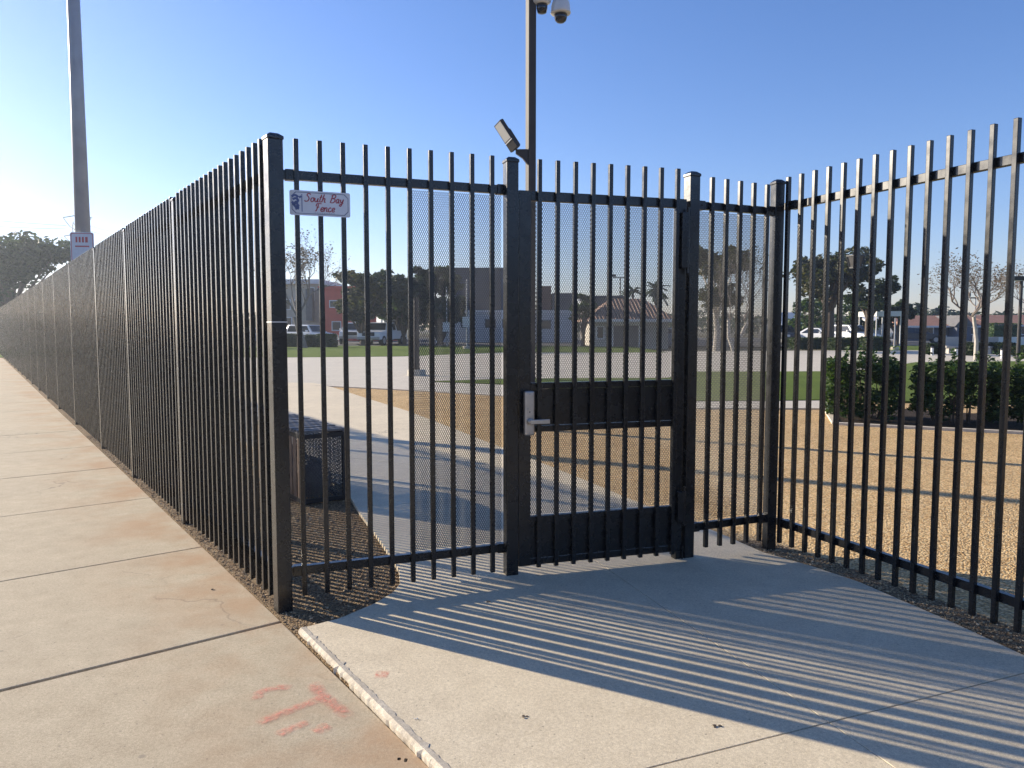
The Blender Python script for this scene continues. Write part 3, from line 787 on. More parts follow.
# camera pole with flood light and two cameras
CPX, CPY = .268, 11.25
pole = thing('camera_pole', 'tall square dark pole rising behind the gate post', 'pole', (CPX, CPY, 0), R(24))
b = MB(); b.box(-.058,.058,-.058,.058,.0,7.2); b.build('shaft', M_['bronze'], pole, bevel=.008, seg=2)
b = MB(); b.box(-.13,.13,-.13,.13,0,.025); b.lathe([(.16,-.1),(.16,.0)], 20); b.build('base_plate', M_['bronze'], pole)
fl = thing('flood_light', 'grey flood light tilted up on the side of the camera pole', 'lamp', (CPX-.062, CPY-.03, 4.05), 0)
b = MB(); b.add([(.02,-.05,-.24),(.02,.05,-.24),(.02,.05,-.02),(.02,-.05,-.02),(-.06,-.04,-.14),(-.06,.04,-.14),(-.155,.035,-.02),(-.155,-.035,-.02),(-.155,-.035,-.075),(-.155,.035,-.075)],
      [(3,2,1,0),(0,1,5,4),(2,3,7,6),(7,8,9,6),(8,4,5,9),(0,4,8,7,3),(1,2,6,9,5)])
b.build('bracket', M_['bronze'], fl, bevel=.006)
hd = MB(); Mh = Matrix.Translation((-.185,-.02,.025)) @ Matrix.Scale(.84,4) @ Matrix.Rotation(R(-33),4,'Y') @ Matrix.Rotation(R(-52),4,'Z')
hd.box(-.105,.105,-.035,.035,-.06,.47, Mh); hd.box(-.07,.07,.036,.075,-.06,.30, Mh)
for k in range(6): hd.box(-.06+.024*k-.004,-.06+.024*k+.004,.076,.10,-.04,.28, Mh)
head = hd.build('lamp_head', M_['bronze'], fl, bevel=.004)
b = MB(); b.box(-.088,.088,-.040,-.0355,.13,.45, Mh); b.build('lens_panel', M_['led'], head)
b = MB(); b.box(-.10,.10,-.0395,-.0355,.095,.115, Mh); b.build('lens_trim', M_['trim'], head)
# dome camera on an arm
zc = zat(9, 11.0)
def ptz(dx, dy, zc, sc, label):
    t = thing('security_camera', label, 'camera', (CPX+dx, CPY+dy, zc), 0, None)
    b = MB(); b.lathe([(.142*sc,.0),(.150*sc,.012*sc),(.142*sc,.055*sc),(.135*sc,.12*sc),(.112*sc,.20*sc),(.06*sc,.235*sc),(.03*sc,.24*sc)], 28); b.build('housing', M_['white_plastic'], t, smooth=True)
    b = MB(); b.lathe([(.018*sc,-.132*sc),(.05*sc,-.125*sc),(.080*sc,-.10*sc),(.095*sc,-.06*sc),(.098*sc,-.01*sc)], 24); b.build('dome', M_['lens'], t, smooth=True)
    return t
c1 = ptz(.42, -.02, zat(13,11.2), .96, 'white dome camera hanging on an arm beside the pole')
b = MB(); b.tube([(0,0,.22),(0,0,.34),(-.10,0,.42),(-.34,0,.42)], .022, 12); b.build('arm', M_['white_plastic'], c1)
c2 = thing('security_camera', 'multi lens camera close against the pole beside the dome camera', 'camera', (CPX+.155, CPY-.03, zat(4,11.2)), 0)
b = MB(); b.lathe([(.085,.0),(.125,.03),(.13,.10),(.125,.22)], 24); b.build('housing', M_['white_plastic'], c2, smooth=True)
b = MB(); b.lathe([(.03,-.125),(.062,-.115),(.078,-.06),(.08,.0)], 20); b.build('dome', M_['lens'], c2, smooth=True)
b = MB(); b.box(-.16,-.0,-.05,.05,.10,.2); b.build('bracket', M_['bronze'], c2)

# tall light pole at the left with a parking sign on it
LX, LY = -7.17, 13.0
lp_ = thing('light_pole', 'tall tapered grey light pole behind the long fence', 'pole', (LX, LY, 0))
b = MB(); b.tube([(0,0,0),(0,0,11)], [.132,.074], 24); b.build('shaft', M_['galv'], lp_, smooth=True)
b = MB(); b.lathe([(.23,0),(.23,.04),(.16,.06)], 20); b.build('base_plate', M_['galv'], lp_)
b = MB(); b.tube([(0,0,10.9),(.5,-.3,11.2),(1.4,-.8,11.3)], [.05,.045,.04], 10); b.box(1.3,1.9,-1.1,-.7,11.22,11.36); b.build('lamp_arm', M_['galv'], lp_)
ps = thing('sign', 'white parking sign with faded red lettering on the tall pole', 'sign', (LX+.06, LY-.145, 2.82), R(8))
plate(rrect(.185,.24,.03), 0, .003).build('plate', M_['signw'], ps)
b = MB(); y = -.001
pr = rrect(.172,.226,.026); pi_ = rrect(.162,.216,.022); n = len(pr)
b.add([(x,y,z) for x,z in pr]+[(x,y,z) for x,z in pi_], [(i,(i+1)%n,n+(i+1)%n,n+i) for i in range(n)]); b.build('border', M_['sred'], ps)
b = MB()
for k, (x0,x1,z) in enumerate(((-.10,-.07,.12),(-.05,-.02,.12),(.0,.03,.12),(.05,.09,.12))):
    b.add([(x0,y,z-.045),(x1,y,z-.045),(x1,y,z+.045),(x0,y,z+.045)], [(0,1,2,3)])
b.add([(-.11,y,-.0),(.11,y,-.0),(.11,y,.022),(-.11,y,.022)], [(0,1,2,3)])
b.build('red_lettering', M_['sred'], ps)

# ================================================================== PLANTS
def leaves(b, cx, cy, cz, rx, ry, rz, n, sz, rnd, shell=.55, flat=.0):
    for _ in range(n):
        while True:
            x, y, z = rnd.uniform(-1,1), rnd.uniform(-1,1), rnd.uniform(-1,1)
            d = x*x+y*y+z*z
            if d <= 1 and (d > shell*shell or rnd.random() < .35): break
        p = Vector((cx+x*rx, cy+y*ry, cz+z*rz)); s = sz*rnd.uniform(.6,1.35)
        q = Matrix.Rotation(rnd.random()*6.28,3,'Z') @ Matrix.Rotation(rnd.uniform(-1.3,1.3),3,'X') @ Matrix.Rotation(rnd.uniform(-1,1),3,'Y')
        k = len(b.v)
        for v in ((-.9,0,0),(-.1,-.42,.05),(1.0,0,-.06),(.05,.45,.05)): b.v.append(tuple(p + q @ (Vector(v)*s)))
        b.f.append((k,k+1,k+2,k+3))
def branch(b, p, d, L_, r_, depth, rnd, tips, spread=.55, up=.15, n=5, kids=(2,3), ratio=.74):
    pts = [Vector(p)]; dd = Vector(d).normalized(); seg = 3
    for i in range(seg):
        dd = (dd + Vector((rnd.uniform(-1,1),rnd.uniform(-1,1),rnd.uniform(-1,1)))*.16 + Vector((0,0,up*.3))).normalized()
        pts.append(pts[-1] + dd*L_/seg)
    b.tube(pts, [r_*(1-.35*i/seg) for i in range(seg+1)], n if depth > 1 else 4, caps=False)
    if depth == 0: tips.append(pts[-1]); return
    for _ in range(rnd.randint(*kids)):
        a = rnd.random()*6.28; o = dd.orthogonal().normalized(); o = Matrix.Rotation(a,3,dd) @ o
        nd = (dd + o*rnd.uniform(.5,1.2)*spread*1.4 + Vector((0,0,up))).normalized()
        branch(b, pts[-1] if rnd.random() < .6 else pts[-2], nd, L_*ratio*rnd.uniform(.8,1.15), r_*.62, depth-1, rnd, tips, spread, up, n, kids, ratio)
def leafy_tree(name, label, px, depth, top, width, leaf, n, sz, seed, trunk=.25, lobes=9, base_gap=.25, bark='bark', group=None, hgt=None, clus=None):
    """crown of many separate leaf clumps on real limbs; width in px, top as image row"""
    rnd = random.Random(seed); p = far(px, depth); H = zat(top, depth); Wm = width/FPX*depth
    t = thing(name, label, 'tree', p, 0, group)
    b = MB(); tips = []; h0 = H*base_gap
    b.tube([(0,0,-.1),(.05*H*rnd.uniform(-1,1)*.3,0,h0*.6),(rnd.uniform(-.1,.1)*Wm*.3,rnd.uniform(-.1,.1),h0*1.15)], [trunk,trunk*.8,trunk*.7], 9)
    for k in range(lobes):
        a = k*2.4+rnd.random(); rr = Wm*.36*math.sqrt(rnd.random()); z = h0 + (H-h0)*(.25+.6*rnd.random())
        q = Vector((rr*math.cos(a), rr*math.sin(a), z)); tips.append(q)
        m = Vector((q.x*.35,q.y*.35,h0*1.1+(z-h0)*.4))
        b.tube([(0,0,h0),tuple(m),tuple(q)], [trunk*.5,trunk*.3,trunk*.08], 5, caps=False)
    b.build('trunk', M_[bark], t)
    c = MB()
    for q in tips:
        R0 = Wm*.23*rnd.uniform(.7,1.2)
        for _ in range(clus or 9):
            a, e = rnd.random()*6.28, rnd.uniform(-.6,1.2); rr = R0*rnd.uniform(.3,1.0)
            zc = min(q.z + rr*math.sin(e)*.8, H*.97)
            leaves(c, q.x+rr*math.cos(a)*math.cos(e), q.y+rr*math.sin(a)*math.cos(e), zc, R0*.42, R0*.42, R0*.30, int(n/len(tips)/(clus or 9)), sz, rnd, .2)
    c.build('crown', M_[leaf], t)
    return t
def bare_tree(label, px, depth, top, width, seed, bark, twig_leaf=None, nl=0, trunk=.16, fork=.35, depthn=6, L0=None, multi=1, spread=.5):
    rnd = random.Random(seed); p = far(px, depth); H = zat(top, depth)
    t = thing('bare_tree', label, 'tree', p); b = MB(); tips = []; b2 = MB()
    fz = H*fork
    for m in range(multi):
        lean = Vector((rnd.uniform(-.25,.25) + (m-(multi-1)/2)*.4, rnd.uniform(-.15,.15), 1))
        p0 = Vector((0,0,-.1)); p1 = p0 + lean*fz*.55; p2 = p1 + (lean+Vector((rnd.uniform(-.3,.3),0,.3))).normalized()*fz*.55
        b.tube([p0,p1,p2], [trunk,trunk*.8,trunk*.7], 8)
        for k in range(3 if multi > 1 else 4):
            a = k*2.1+rnd.random()*.6+m
            branch(b2, p2, (math.cos(a)*.7, math.sin(a)*.7, .9), (H-fz)*.34, trunk*.38, depthn-2, rnd, tips, spread, .22, 5, (2,3), .76)
    # scale the crown to the wanted height and width
    zmax = max(v[2] for v in b2.v); xm = max(abs(v[0]) for v in b2.v); sz_ = (H-fz)/(zmax-fz); sx_ = (width/FPX*depth/2)/xm
    b2.v = [(x*sx_, y*sx_, fz+(z-fz)*sz_ if z > fz else z) for x,y,z in b2.v]
    b.build('trunk', M_[bark], t); b2.build('branches', M_['barkg'], t)
    if nl:
        c = MB()
        for _ in range(nl):
            q = rnd.choice(tips); leaves(c, q.x*sx_+rnd.uniform(-.3,.3), q.y*sx_+rnd.uniform(-.3,.3), fz+(q.z-fz)*sz_+rnd.uniform(-.3,.3), .12,.12,.12, 1, .07*depth/40, rnd)
        c.build('leaves', M_[twig_leaf], t)
    return t

def shrub(label, c, rx, ry, h, n, sz, seed, group=None, z0=.16, mat='leafs'):
    rnd = random.Random(seed); t = thing('shrub', label, 'shrub', (c[0],c[1],0), c[2] if len(c) > 2 else 0, group)
    b = MB()
    for k in range(14):
        x, y = rnd.uniform(-.7,.7)*rx, rnd.uniform(-.6,.6)*ry
        b.tube([(x*.8,y*.8,-.02),(x+rnd.uniform(-.05,.05),y,h*.35),(x*1.15+rnd.uniform(-.08,.08),y*1.1,h*.8)], [.012,.009,.004], 5, caps=False)
    b.build('stems', M_['bark'], t)
    c_ = MB()
    for _ in range(int(n/55)):
        x, y = rnd.uniform(-1,1), rnd.uniform(-1,1); z = z0 + (h-z0)*(1-rnd.random()**1.5*.95)
        k = .82+.18*rnd.random()
        if rnd.random() < .5:                                  # push outwards to the hedge's faces
            if rnd.random() < .5: x = math.copysign(k,x)
            else: y = math.copysign(k,y)
        zz = z-.12*h*(x*x*.5+y*y*.3)
        leaves(c_, x*rx*.92, y*ry*.92, zz-.05, .13,.13,.10, 55, sz, rnd, .1)
    for _ in range(16):                                        # shoots standing out of the top
        x, y = rnd.uniform(-.9,.9)*rx, rnd.uniform(-.9,.9)*ry
        for k in range(7): leaves(c_, x+rnd.uniform(-.015,.015), y, h-.05+.03*k*rnd.uniform(.6,1.3), .035,.035,.02, 2, sz, rnd, 0)
    c_.build('foliage', M_[mat], t)
    return t
gH = 'shrubs in the planter bed'
shrub('round glossy shrub at the left end of the planter bed', (5.72,12.55,R(-20)), .52,.50,1.03, 7600, .040, 11, gH)
shrub('second shrub in the planter, just right of the gap', (7.0,12.0,R(-25)), .62,.48,.97, 8000, .040, 12, gH)
shrub('low dense shrub at the right edge of the photo', (8.25,11.45,R(-25)), .68,.5,.94, 8000, .040, 13, gH)
shrub('shrub of the planter row beyond the right edge', (9.6,10.9,R(-25)), .7,.5,.92, 3000, .05, 14, gH)

# trees
leafy_tree('leafy_tree', 'big hazy dark tree rising behind the far end of the long fence', 14, 62, 236, 118, 'leafd', 9000, .26, 21, .4, 16, .2)
bare_tree('leafless grey tree in front of the beige and red buildings', 305, 54, 230, 92, 31, 'barkg', 'leafr', 1500, .26, .26, 8, spread=.68)
leafy_tree('leafy_tree', 'russet tinged tree in front of the red building', 362, 62, 270, 56, 'leafo', 6500, .26, 22, .3, 13, .12)
leafy_tree('leafy_tree', 'dark tall evergreen left of the slate building', 402, 66, 263, 66, 'leafd', 9000, .28, 23, .4, 16, .06)
leafy_tree('leafy_tree', 'dark evergreen touching the slate building', 440, 64, 264, 56, 'leafd', 8000, .28, 24, .4, 16, .03)
leafy_tree('leafy_tree', 'small green tree between the brick block and the tiled house', 583, 60, 289, 26, 'leafg', 2400, .2, 25, .2, 8, .15)
leafy_tree('leafy_tree', 'olive tree seen through the hinge side mesh', 716, 50, 243, 70, 'leafo', 3600, .2, 26, .24, 11, .28, 'barkw')
bare_tree('white stemmed tree seen through the hinge side mesh', 734, 46, 247, 74, 36, 'barkw', 'leafo', 900, .14, .3, 6, multi=2)
leafy_tree('leafy_tree', 'large spreading tree left of the square lantern post', 828, 56, 252, 92, 'leafo', 6500, .2, 27, .42, 17, .38, 'bark', clus=7)
leafy_tree('leafy_tree', 'dark tree right behind the square lantern post', 868, 60, 266, 52, 'leafd', 3400, .22, 28, .3, 10, .3, clus=7)
leafy_tree('leafy_tree', 'rounded dark tree left of the clay tiled houses', 896, 66, 294, 34, 'leafd', 3000, .22, 29, .3, 9, .2)
bare_tree('slender white birch with bare branches on the right', 976, 34, 253, 118, 41, 'barkw', 'leafr', 1500, .105, .40, 7, spread=.55)
bare_tree('bare twiggy tree at the right edge behind the lamp post', 1046, 42, 262, 70, 43, 'barkg', 'leafr', 500, .12, .35, 6)
leafy_tree('leafy_tree', 'low green bushy tree under the spreading tree', 806, 68, 296, 50, 'leafg', 2600, .2, 44, .2, 9, .1)
leafy_tree('leafy_tree', 'second low bushy tree behind the parked cars', 858, 70, 298, 40, 'leafg', 2200, .2, 45, .2, 8, .1)
# palms far away
def palm(label, px, depth, top, seed, sc=1.0):
    rnd = random.Random(seed); H = zat(top, depth); t = thing('palm_tree', label, 'tree', far(px, depth))
    b = MB(); b.tube([(0,0,-.1),(.1,0,H*.5),(0,0,H-1.2*sc)], [.28*sc,.2*sc,.17*sc], 8); b.build('trunk', M_['bark'], t)
    c = MB()
    for k in range(26):
        a = rnd.random()*6.28; e = rnd.uniform(-.5,1.2); L_ = 1.7*sc*rnd.uniform(.8,1.2); pts = []
        for i in range(5):
            u = i/4; pts.append(Vector((math.cos(a)*L_*u*math.cos(e), math.sin(a)*L_*u*math.cos(e), H-1.2*sc + math.sin(e)*L_*u - .9*sc*u*u)))
        for p, q in zip(pts[:-1], pts[1:]):
            sd = Vector((-math.sin(a),math.cos(a),0))*.22*sc; n0 = len(c.v)
            c.v += [tuple(p-sd-Vector((0,0,.1))), tuple(p), tuple(q), tuple(q-sd-Vector((0,0,.1))), tuple(p+sd-Vector((0,0,.1))), tuple(q+sd-Vector((0,0,.1)))]
            c.f += [(n0,n0+1,n0+2,n0+3),(n0+1,n0+4,n0+5,n0+2)]
    c.build('fronds', M_['leafd'], t); return t
palm('tall palm rising over the tiled house roof', 655, 95, 277, 1, 1.3)
palm('short palm crown right of the twin headed light', 632, 90, 283, 2, .8)
palm('left palm above the clay tiled houses', 917, 120, 299, 3, 1.0)
palm('middle palm above the clay tiled houses', 937, 120, 302, 4, 1.2)
palm('right palm, lowest of those above the houses', 953, 125, 308, 5, 1.2)
# far woods on the skyline
b = MB(); rnd = random.Random(77)
for k in range(150):
    px = -260 + 1700*k/150 + rnd.uniform(-6,6); dpt = rnd.uniform(128,165); q = far(px, dpt)
    hh = rnd.uniform(3.2,5.2) + (1.2 if 330 < px < 560 else 0)
    leaves(b, q.x, q.y, hh*.55, rnd.uniform(3,5), 3, hh*.5, 150, .55, rnd, .3)
wd_ = b.build('treeline', M_['leafd']); tag(wd_, 'low dark belt of far trees along the horizon', 'trees', None, 'stuff')

# clipped hedges and low plants
def hedge(label, px0, px1, depth, top, th, seed, mat='leafd', sz=.10, n=900, group='clipped hedges by the car park'):
    rnd = random.Random(seed); a, c = far(px0,depth), far(px1,depth); m = (a+c)/2; hw = (c.x-a.x)/2; H = zat(top, depth)
    t = thing('hedge', label, 'hedge', m, 0, group)
    b = MB(); b.box(-hw*.9,hw*.9,-th*.45,th*.45,0,H*.9); b.build('inner_growth', M_[mat], t)
    c_ = MB()
    for _ in range(n):
        x, y, z = rnd.uniform(-1,1), rnd.uniform(-1,1), rnd.uniform(.02,1)
        f = rnd.choice((0,1,2))
        if f == 0: x = math.copysign(1,x)
        elif f == 1: y = -1 if rnd.random() < .7 else 1
        else: z = 1
        leaves(c_, x*hw, y*th/2, z*H*.96, .05,.05,.05, 1, sz, rnd)
    c_.build('foliage', M_[mat], t); return t
hedge('clipped dark hedge block left of the bare tree trunk', 285, 298, 57.0, 334, .9, 1)
hedge('clipped dark hedge block right of the bare tree trunk', 306, 315, 57.0, 335, .9, 2)
hedge('clipped dark hedge block before the white car', 318, 336, 56.5, 334, .9, 3)
hedge('dark hedge left of the pale curved trunk on the right', 790, 822, 52, 338, 1.2, 4)
hedge('dark hedge between the curved trunk and the lantern post', 830, 860, 50, 338, 1.2, 5)
hedge('round dark hedge right of the lantern post', 864, 884, 48, 337, 1.4, 6)
hedge('tall clipped hedge left of the birch trunk', 966, 978, 40, 343, 1.0, 7)
hedge('small dark hedge far left on the right lawn', 925, 934, 42, 344, 1.0, 8)
hedge('low clipped hedge right of the birch', 993, 1010, 42, 343, 1.0, 9)
hedge('clipped hedge beside the right lamp post', 1019, 1032, 38, 346, 1.0, 10)
hedge('long green hedge under the right hand tiled roof', 988, 1016, 74, 323, 1.2, 15, 'leafg', .14)

# ================================================================== BUILDINGS
def building(name, label, px0, px1, depth, thick, top, mat, ox=0):
    a, c = far(px0,depth), far(px1,depth); t = thing(name, label, 'building', (a.x, depth, 0))
    W_ = c.x-a.x; H = zat(top, depth)
    b = MB(); b.box(0,W_,0,thick,-.15,H); b.build('wall', M_[mat], t)
    t['_'] = 0; del t['_']
    return t, W_, H
def bwin(t, depth, px0, px1, base_px, y0, y1, frame='trim', glass='glass', name='window', proud=.03):
    x0 = (px0-base_px)/FPX*depth; x1 = (px1-base_px)/FPX*depth; z0, z1 = zat(y1,depth), zat(y0,depth)
    e = .09; b = MB()
    b.box(x0-e,x0,-proud,.0,z0-e,z1+e); b.box(x1,x1+e,-proud,.0,z0-e,z1+e); b.box(x0,x1,-proud,.0,z1,z1+e); b.box(x0,x1,-proud-.02,.0,z0-e,z0)
    f = b.build(name, M_[frame], t)
    b = MB(); b.box(x0,x1,-.012,.0,z0,z1); b.build('pane', M_[glass], f); return f
t, W_, H = building('apartment_building', 'beige two storey building behind the bare tree', 262, 321, 86, 12, 284, 'beige')
b = MB(); b.box(-.4,W_+.3,-.5,12.4,H,H+.5); b.build('roof_slab', M_['trim'], t)
b = MB(); x0 = (309-262)/FPX*86; b.box(x0,x0+.7,-.9,.0,2.2,H-.6); b.build('wall_fin', M_['greyblk'], t)
for q in ((285,291,300,309),(310,315,288,300),(296,302,300,309),(285,292,318,330)): bwin(t, 86, q[0],q[1],262,q[2],q[3])
t, W_, H = building('apartment_building', 'red stucco building behind the parked trucks', 321.5, 394, 84, 10, 289, 'red')
b = MB(); b.box(-.2,W_+.2,-.3,10.2,H,H+.3); b.build('roof_slab', M_['red'], t)
for q in ((331,342,301,307),(353,361,301,307),(373,381,301,307),(333,341,322,330),(356,364,322,330)): bwin(t, 84, q[0],q[1],321.5,q[2],q[3])
t, W_, H = building('warehouse', 'pale low building with a dark slate upper storey', 436, 575, 76, 14, 312, 'pale')
b = MB(); x0 = (455-436)/FPX*76; x1 = (523-436)/FPX*76; b.box(x0,x1,.3,13,H,zat(270,76)); up_ = b.build('upper_storey', M_['slate'], t)
b = MB(); b.box(x0-.1,x1+.1,.2,13.1,zat(270,76),zat(270,76)+.25); b.build('parapet', M_['slate'], up_)
b = MB(); x0 = (538-436)/FPX*76; x1 = (551-436)/FPX*76; b.box(x0,x1,.2,6,H,zat(286,76)); b.build('brick_tower', M_['brick'], t)
b = MB(); x0 = (552-436)/FPX*76; x1 = (572-436)/FPX*76; b.box(x0,x1,.25,7,H,zat(293,76)); b.build('rear_block', M_['greyblk'], t)
b = MB(); b.box(-.1,W_+.1,-.14,.3,H-.05,H+.18); b.build('cornice', M_['trim'], t)
for q in ((462,467,320,327),(486,495,320,327),(541,550,321,328),(503,510,320,327)): bwin(t, 76, q[0],q[1],436,q[2],q[3],'greyblk')
b = MB()
for k in range(8):
    x = W_*(.05+.13*k); b.box(x,x+.08,-.03,.0,.05,H-.1)
b.build('wall_panels', M_['pale'], t)
t, W_, H = building('office_block', 'flat roofed dark building behind the tiled house', 588, 626, 84, 10, 298, 'greyblk')
b = MB(); b.box(-.2,W_+.2,-.2,10.2,H,H+.25); b.build('parapet', M_['slate'], t)
# tiled house
dh = 58.0
t, W_, H = building('tiled_house', 'cream house with a hipped clay tile roof and dark double doors', 594, 668, dh, 9, 319.5, 'cream')
rz_ = zat(303, dh+3); ex = .5
b = MB(); b.add([(-ex,-.7,H),(W_+ex,-.7,H),(W_+ex,9.7,H),(-ex,9.7,H),(1.8,4.4,rz_+.4),(W_-1.2,4.4,rz_+.4),(-ex,-.7,H-.14),(W_+ex,-.7,H-.14),(W_+ex,9.7,H-.14),(-ex,9.7,H-.14)],
      [(0,1,5,4),(1,2,5),(2,3,4,5),(3,0,4),(0,6,7,1),(1,7,8,2),(2,8,9,3),(3,9,6,0),(9,8,7,6)])
rf = b.build('roof', M_['tile'], t)
b = MB(); b.box(-ex,W_+ex,-.74,-.705,H-.2,H+.03); b.build('fascia', M_['trim'], rf)
bx = lambda p: (p-594)/FPX*dh
b = MB(); b.box(bx(609),bx(613),-.10,-.0,0,zat(322,dh)); b.box(bx(638.5),bx(642),-.10,-.0,0,zat(322,dh)); b.box(bx(613),bx(638.5),-.10,-.0,zat(325,dh),zat(322,dh)); sr = b.build('door_surround', M_['trim'], t)
for a_, c_ in ((613.5,625),(626,637.5)):
    b = MB(); b.box(bx(a_),bx(c_),-.05,-.0,.02,zat(326,dh)); b.box(bx(a_)+.08,bx(c_)-.08,-.065,-.051,.2,1.0); b.box(bx(a_)+.08,bx(c_)-.08,-.065,-.051,1.1,zat(327,dh)); b.build('door', M_['greyblk'], t)
b = MB()
for k in range(9): x = bx(646)+k*.19; b.box(x,x+.06,-.05,.0,.1,H-.25)
b.build('wall_slats', M_['cream'], t)
bwin(t, dh, 597, 603, 594, 327, 338)
# right-hand houses
def gable(label, px0, px1, depth, eave, ridge, thick, wall, roof, gable_px=None):
    t, W_, H = building('house', label, px0, px1, depth, thick, eave, wall)
    rz_ = zat(ridge, depth+thick/2)
    b = MB(); b.add([(-.4,-.6,H-.02),(W_+.4,-.6,H-.02),(W_+.4,thick+.6,H-.02),(-.4,thick+.6,H-.02),(-.4,thick/2,rz_),(W_+.4,thick/2,rz_)], [(0,1,5,4),(2,3,4,5),(0,4,3),(1,2,5),(3,2,1,0)])
    r_ = b.build('roof', M_[roof], t)
    b = MB(); b.box(-.4,W_+.4,-.64,-.605,H-.16,H+.02); b.build('fascia', M_['trim'], r_)
    if gable_px:
        g0, g1 = ((g_-px0)/FPX*depth for g_ in gable_px); gm = (g0+g1)/2; zt = rz_-.05
        b = MB(); b.add([(g0-.3,-1.6,H-.05),(g1+.3,-1.6,H-.05),(gm,-1.6,zt),(g0-.3,thick*.5,H-.05),(g1+.3,thick*.5,H-.05),(gm,thick*.5,zt)], [(0,1,2),(5,4,3),(0,2,5,3),(2,1,4,5),(0,3,4,1)])
        b.build('gable', M_['greyblk'], t)
        b = MB(); b.box(g0,g1,-1.5,-.0,-.1,H-.06); b.build('porch', M_[wall], t)
    return t, W_, H
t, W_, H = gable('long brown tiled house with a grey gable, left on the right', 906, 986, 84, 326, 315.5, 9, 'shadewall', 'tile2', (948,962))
for q in ((911,917,328,334),(925,932,328,334),(968,976,328,334)): bwin(t, 84, q[0],q[1],906,q[2],q[3])
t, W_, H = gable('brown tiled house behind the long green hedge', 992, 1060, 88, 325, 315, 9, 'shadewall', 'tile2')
for q in ((1000,1008,327,334),(1020,1028,327,334)): bwin(t, 88, q[0],q[1],992,q[2],q[3])
t, W_, H = building('shed', 'small tan shed behind the parked cars on the right', 868, 884, 74, 4, 322, 'cream')
b = MB(); b.add([(-.4,-.5,H),(W_+.4,-.5,H),(W_+.4,4.4,H+.9),(-.4,4.4,H+.9),(-.4,-.5,H+.15),(W_+.4,-.5,H+.15),(W_+.4,4.4,H+1.05),(-.4,4.4,H+1.05)], [(3,2,1,0),(4,5,6,7),(0,1,5,4),(1,2,6,5),(2,3,7,6),(3,0,4,7)]); b.build('roof', M_['trim'], t)
# low white wall, benches and bollards on the far lawn
b = MB(); a_ = far(988,58); b.box(0,1.6*2.2,0,.3,-.05,.75); o = b.build('low_wall', M_['trim'], loc=a_); tag(o, 'low white wall on the far lawn right of the birch', 'wall')
def bench(label, px0, px1, depth):
    a_, c_ = far(px0,depth), far(px1,depth); t = thing('bench', label, 'bench', a_, 0, 'concrete benches by the path'); W_ = c_.x-a_.x
    b = MB(); b.box(0,W_,0,.5,.34,.46); b.build('seat', M_['bench'], t, bevel=.02)
    for x in (.12,W_-.32):
        b = MB(); b.box(x,x+.2,.06,.44,-.05,.335); b.build('leg', M_['bench'], t)
    b = MB(); b.box(0,W_,.44,.54,.47,.95); b.build('backrest', M_['bench'], t, bevel=.02)
    return t
bench('long pale concrete bench left of the birch', 947, 964, 43); bench('pale concrete bench right of the birch', 989, 1003, 42)
def bollard(label, px, depth):
    t = thing('bollard', label, 'bollard', far(px,depth), 0, 'short path bollards')
    b = MB(); b.lathe([(.07,-.02),(.07,.42)], 14); b.build('post', M_['trim'], t)
    b = MB(); b.lathe([(.085,.421),(.085,.47),(.05,.5)], 14); b.build('cap', M_['blackpl'], t)
bollard('short white bollard at the left lawn edge', 932, 40); bollard('short white bollard before the concrete bench', 956, 38); bollard('short white bollard nearest the right lamp post', 1002, 36)

# ================================================================== POLES AND LAMPS OF THE PARK
def lantern(label, px, depth, top, w_, rad, mat):
    H = zat(top, depth); t = thing('lamp_post', label, 'lamp post', far(px,depth), R(28))
    b = MB(); b.tube([(0,0,-.05),(0,0,H-.55)], [rad,rad*.8], 12); b.build('pole', M_[mat], t)
    b = MB(); b.lathe([(rad*2.2,0),(rad*2.2,.05),(rad*1.3,.14)], 12); b.build('base', M_[mat], t)
    k = w_/2; b = MB()
    b.box(-k*.7,k*.7,-k*.7,k*.7,H-.56,H-.50)
    for sx in (-1,1):
        for sy in (-1,1): b.tube([(sx*k*.66,sy*k*.66,H-.50),(sx*k,sy*k,H-.06)], .022, 6)
    b.box(-k*1.08,k*1.08,-k*1.08,k*1.08,H-.06,H); ln = b.build('lantern_frame', M_['blackpl'], t)
    b = MB(); b.add([(-k*.62,-k*.62,H-.5),(k*.62,-k*.62,H-.5),(k*.62,k*.62,H-.5),(-k*.62,k*.62,H-.5),(-k*.94,-k*.94,H-.06),(k*.94,-k*.94,H-.06),(k*.94,k*.94,H-.06),(-k*.94,k*.94,H-.06)], [(0,1,5,4),(1,2,6,5),(2,3,7,6),(3,0,4,7)])
    b.build('lantern_glass', M_['lantern'], ln); return t
lantern('lamp post with a square dark lantern behind the planter shrubs', 852.5, 33, 255, .5, .085, 'barkw')
def shoebox(label, px, depth, top, mat='bronze', arm=-.35):
    H = zat(top, depth); t = thing('lamp_post', label, 'lamp post', far(px,depth))
    b = MB(); b.tube([(0,0,-.05),(0,0,H)], [.075,.055], 12); b.build('pole', M_[mat], t)
    b = MB(); b.box(arm-.3,arm+.35,-.22,.22,H-.02,H+.14); b.build('lamp_head', M_[mat], t, bevel=.02)
    b = MB(); b.box(arm-.24,arm+.29,-.18,.18,H-.04,H-.021); b.build('lens_panel', M_['led'], t); return t
shoebox('brown lamp post with a flat box head at the right edge', 1018, 30.4, 280)
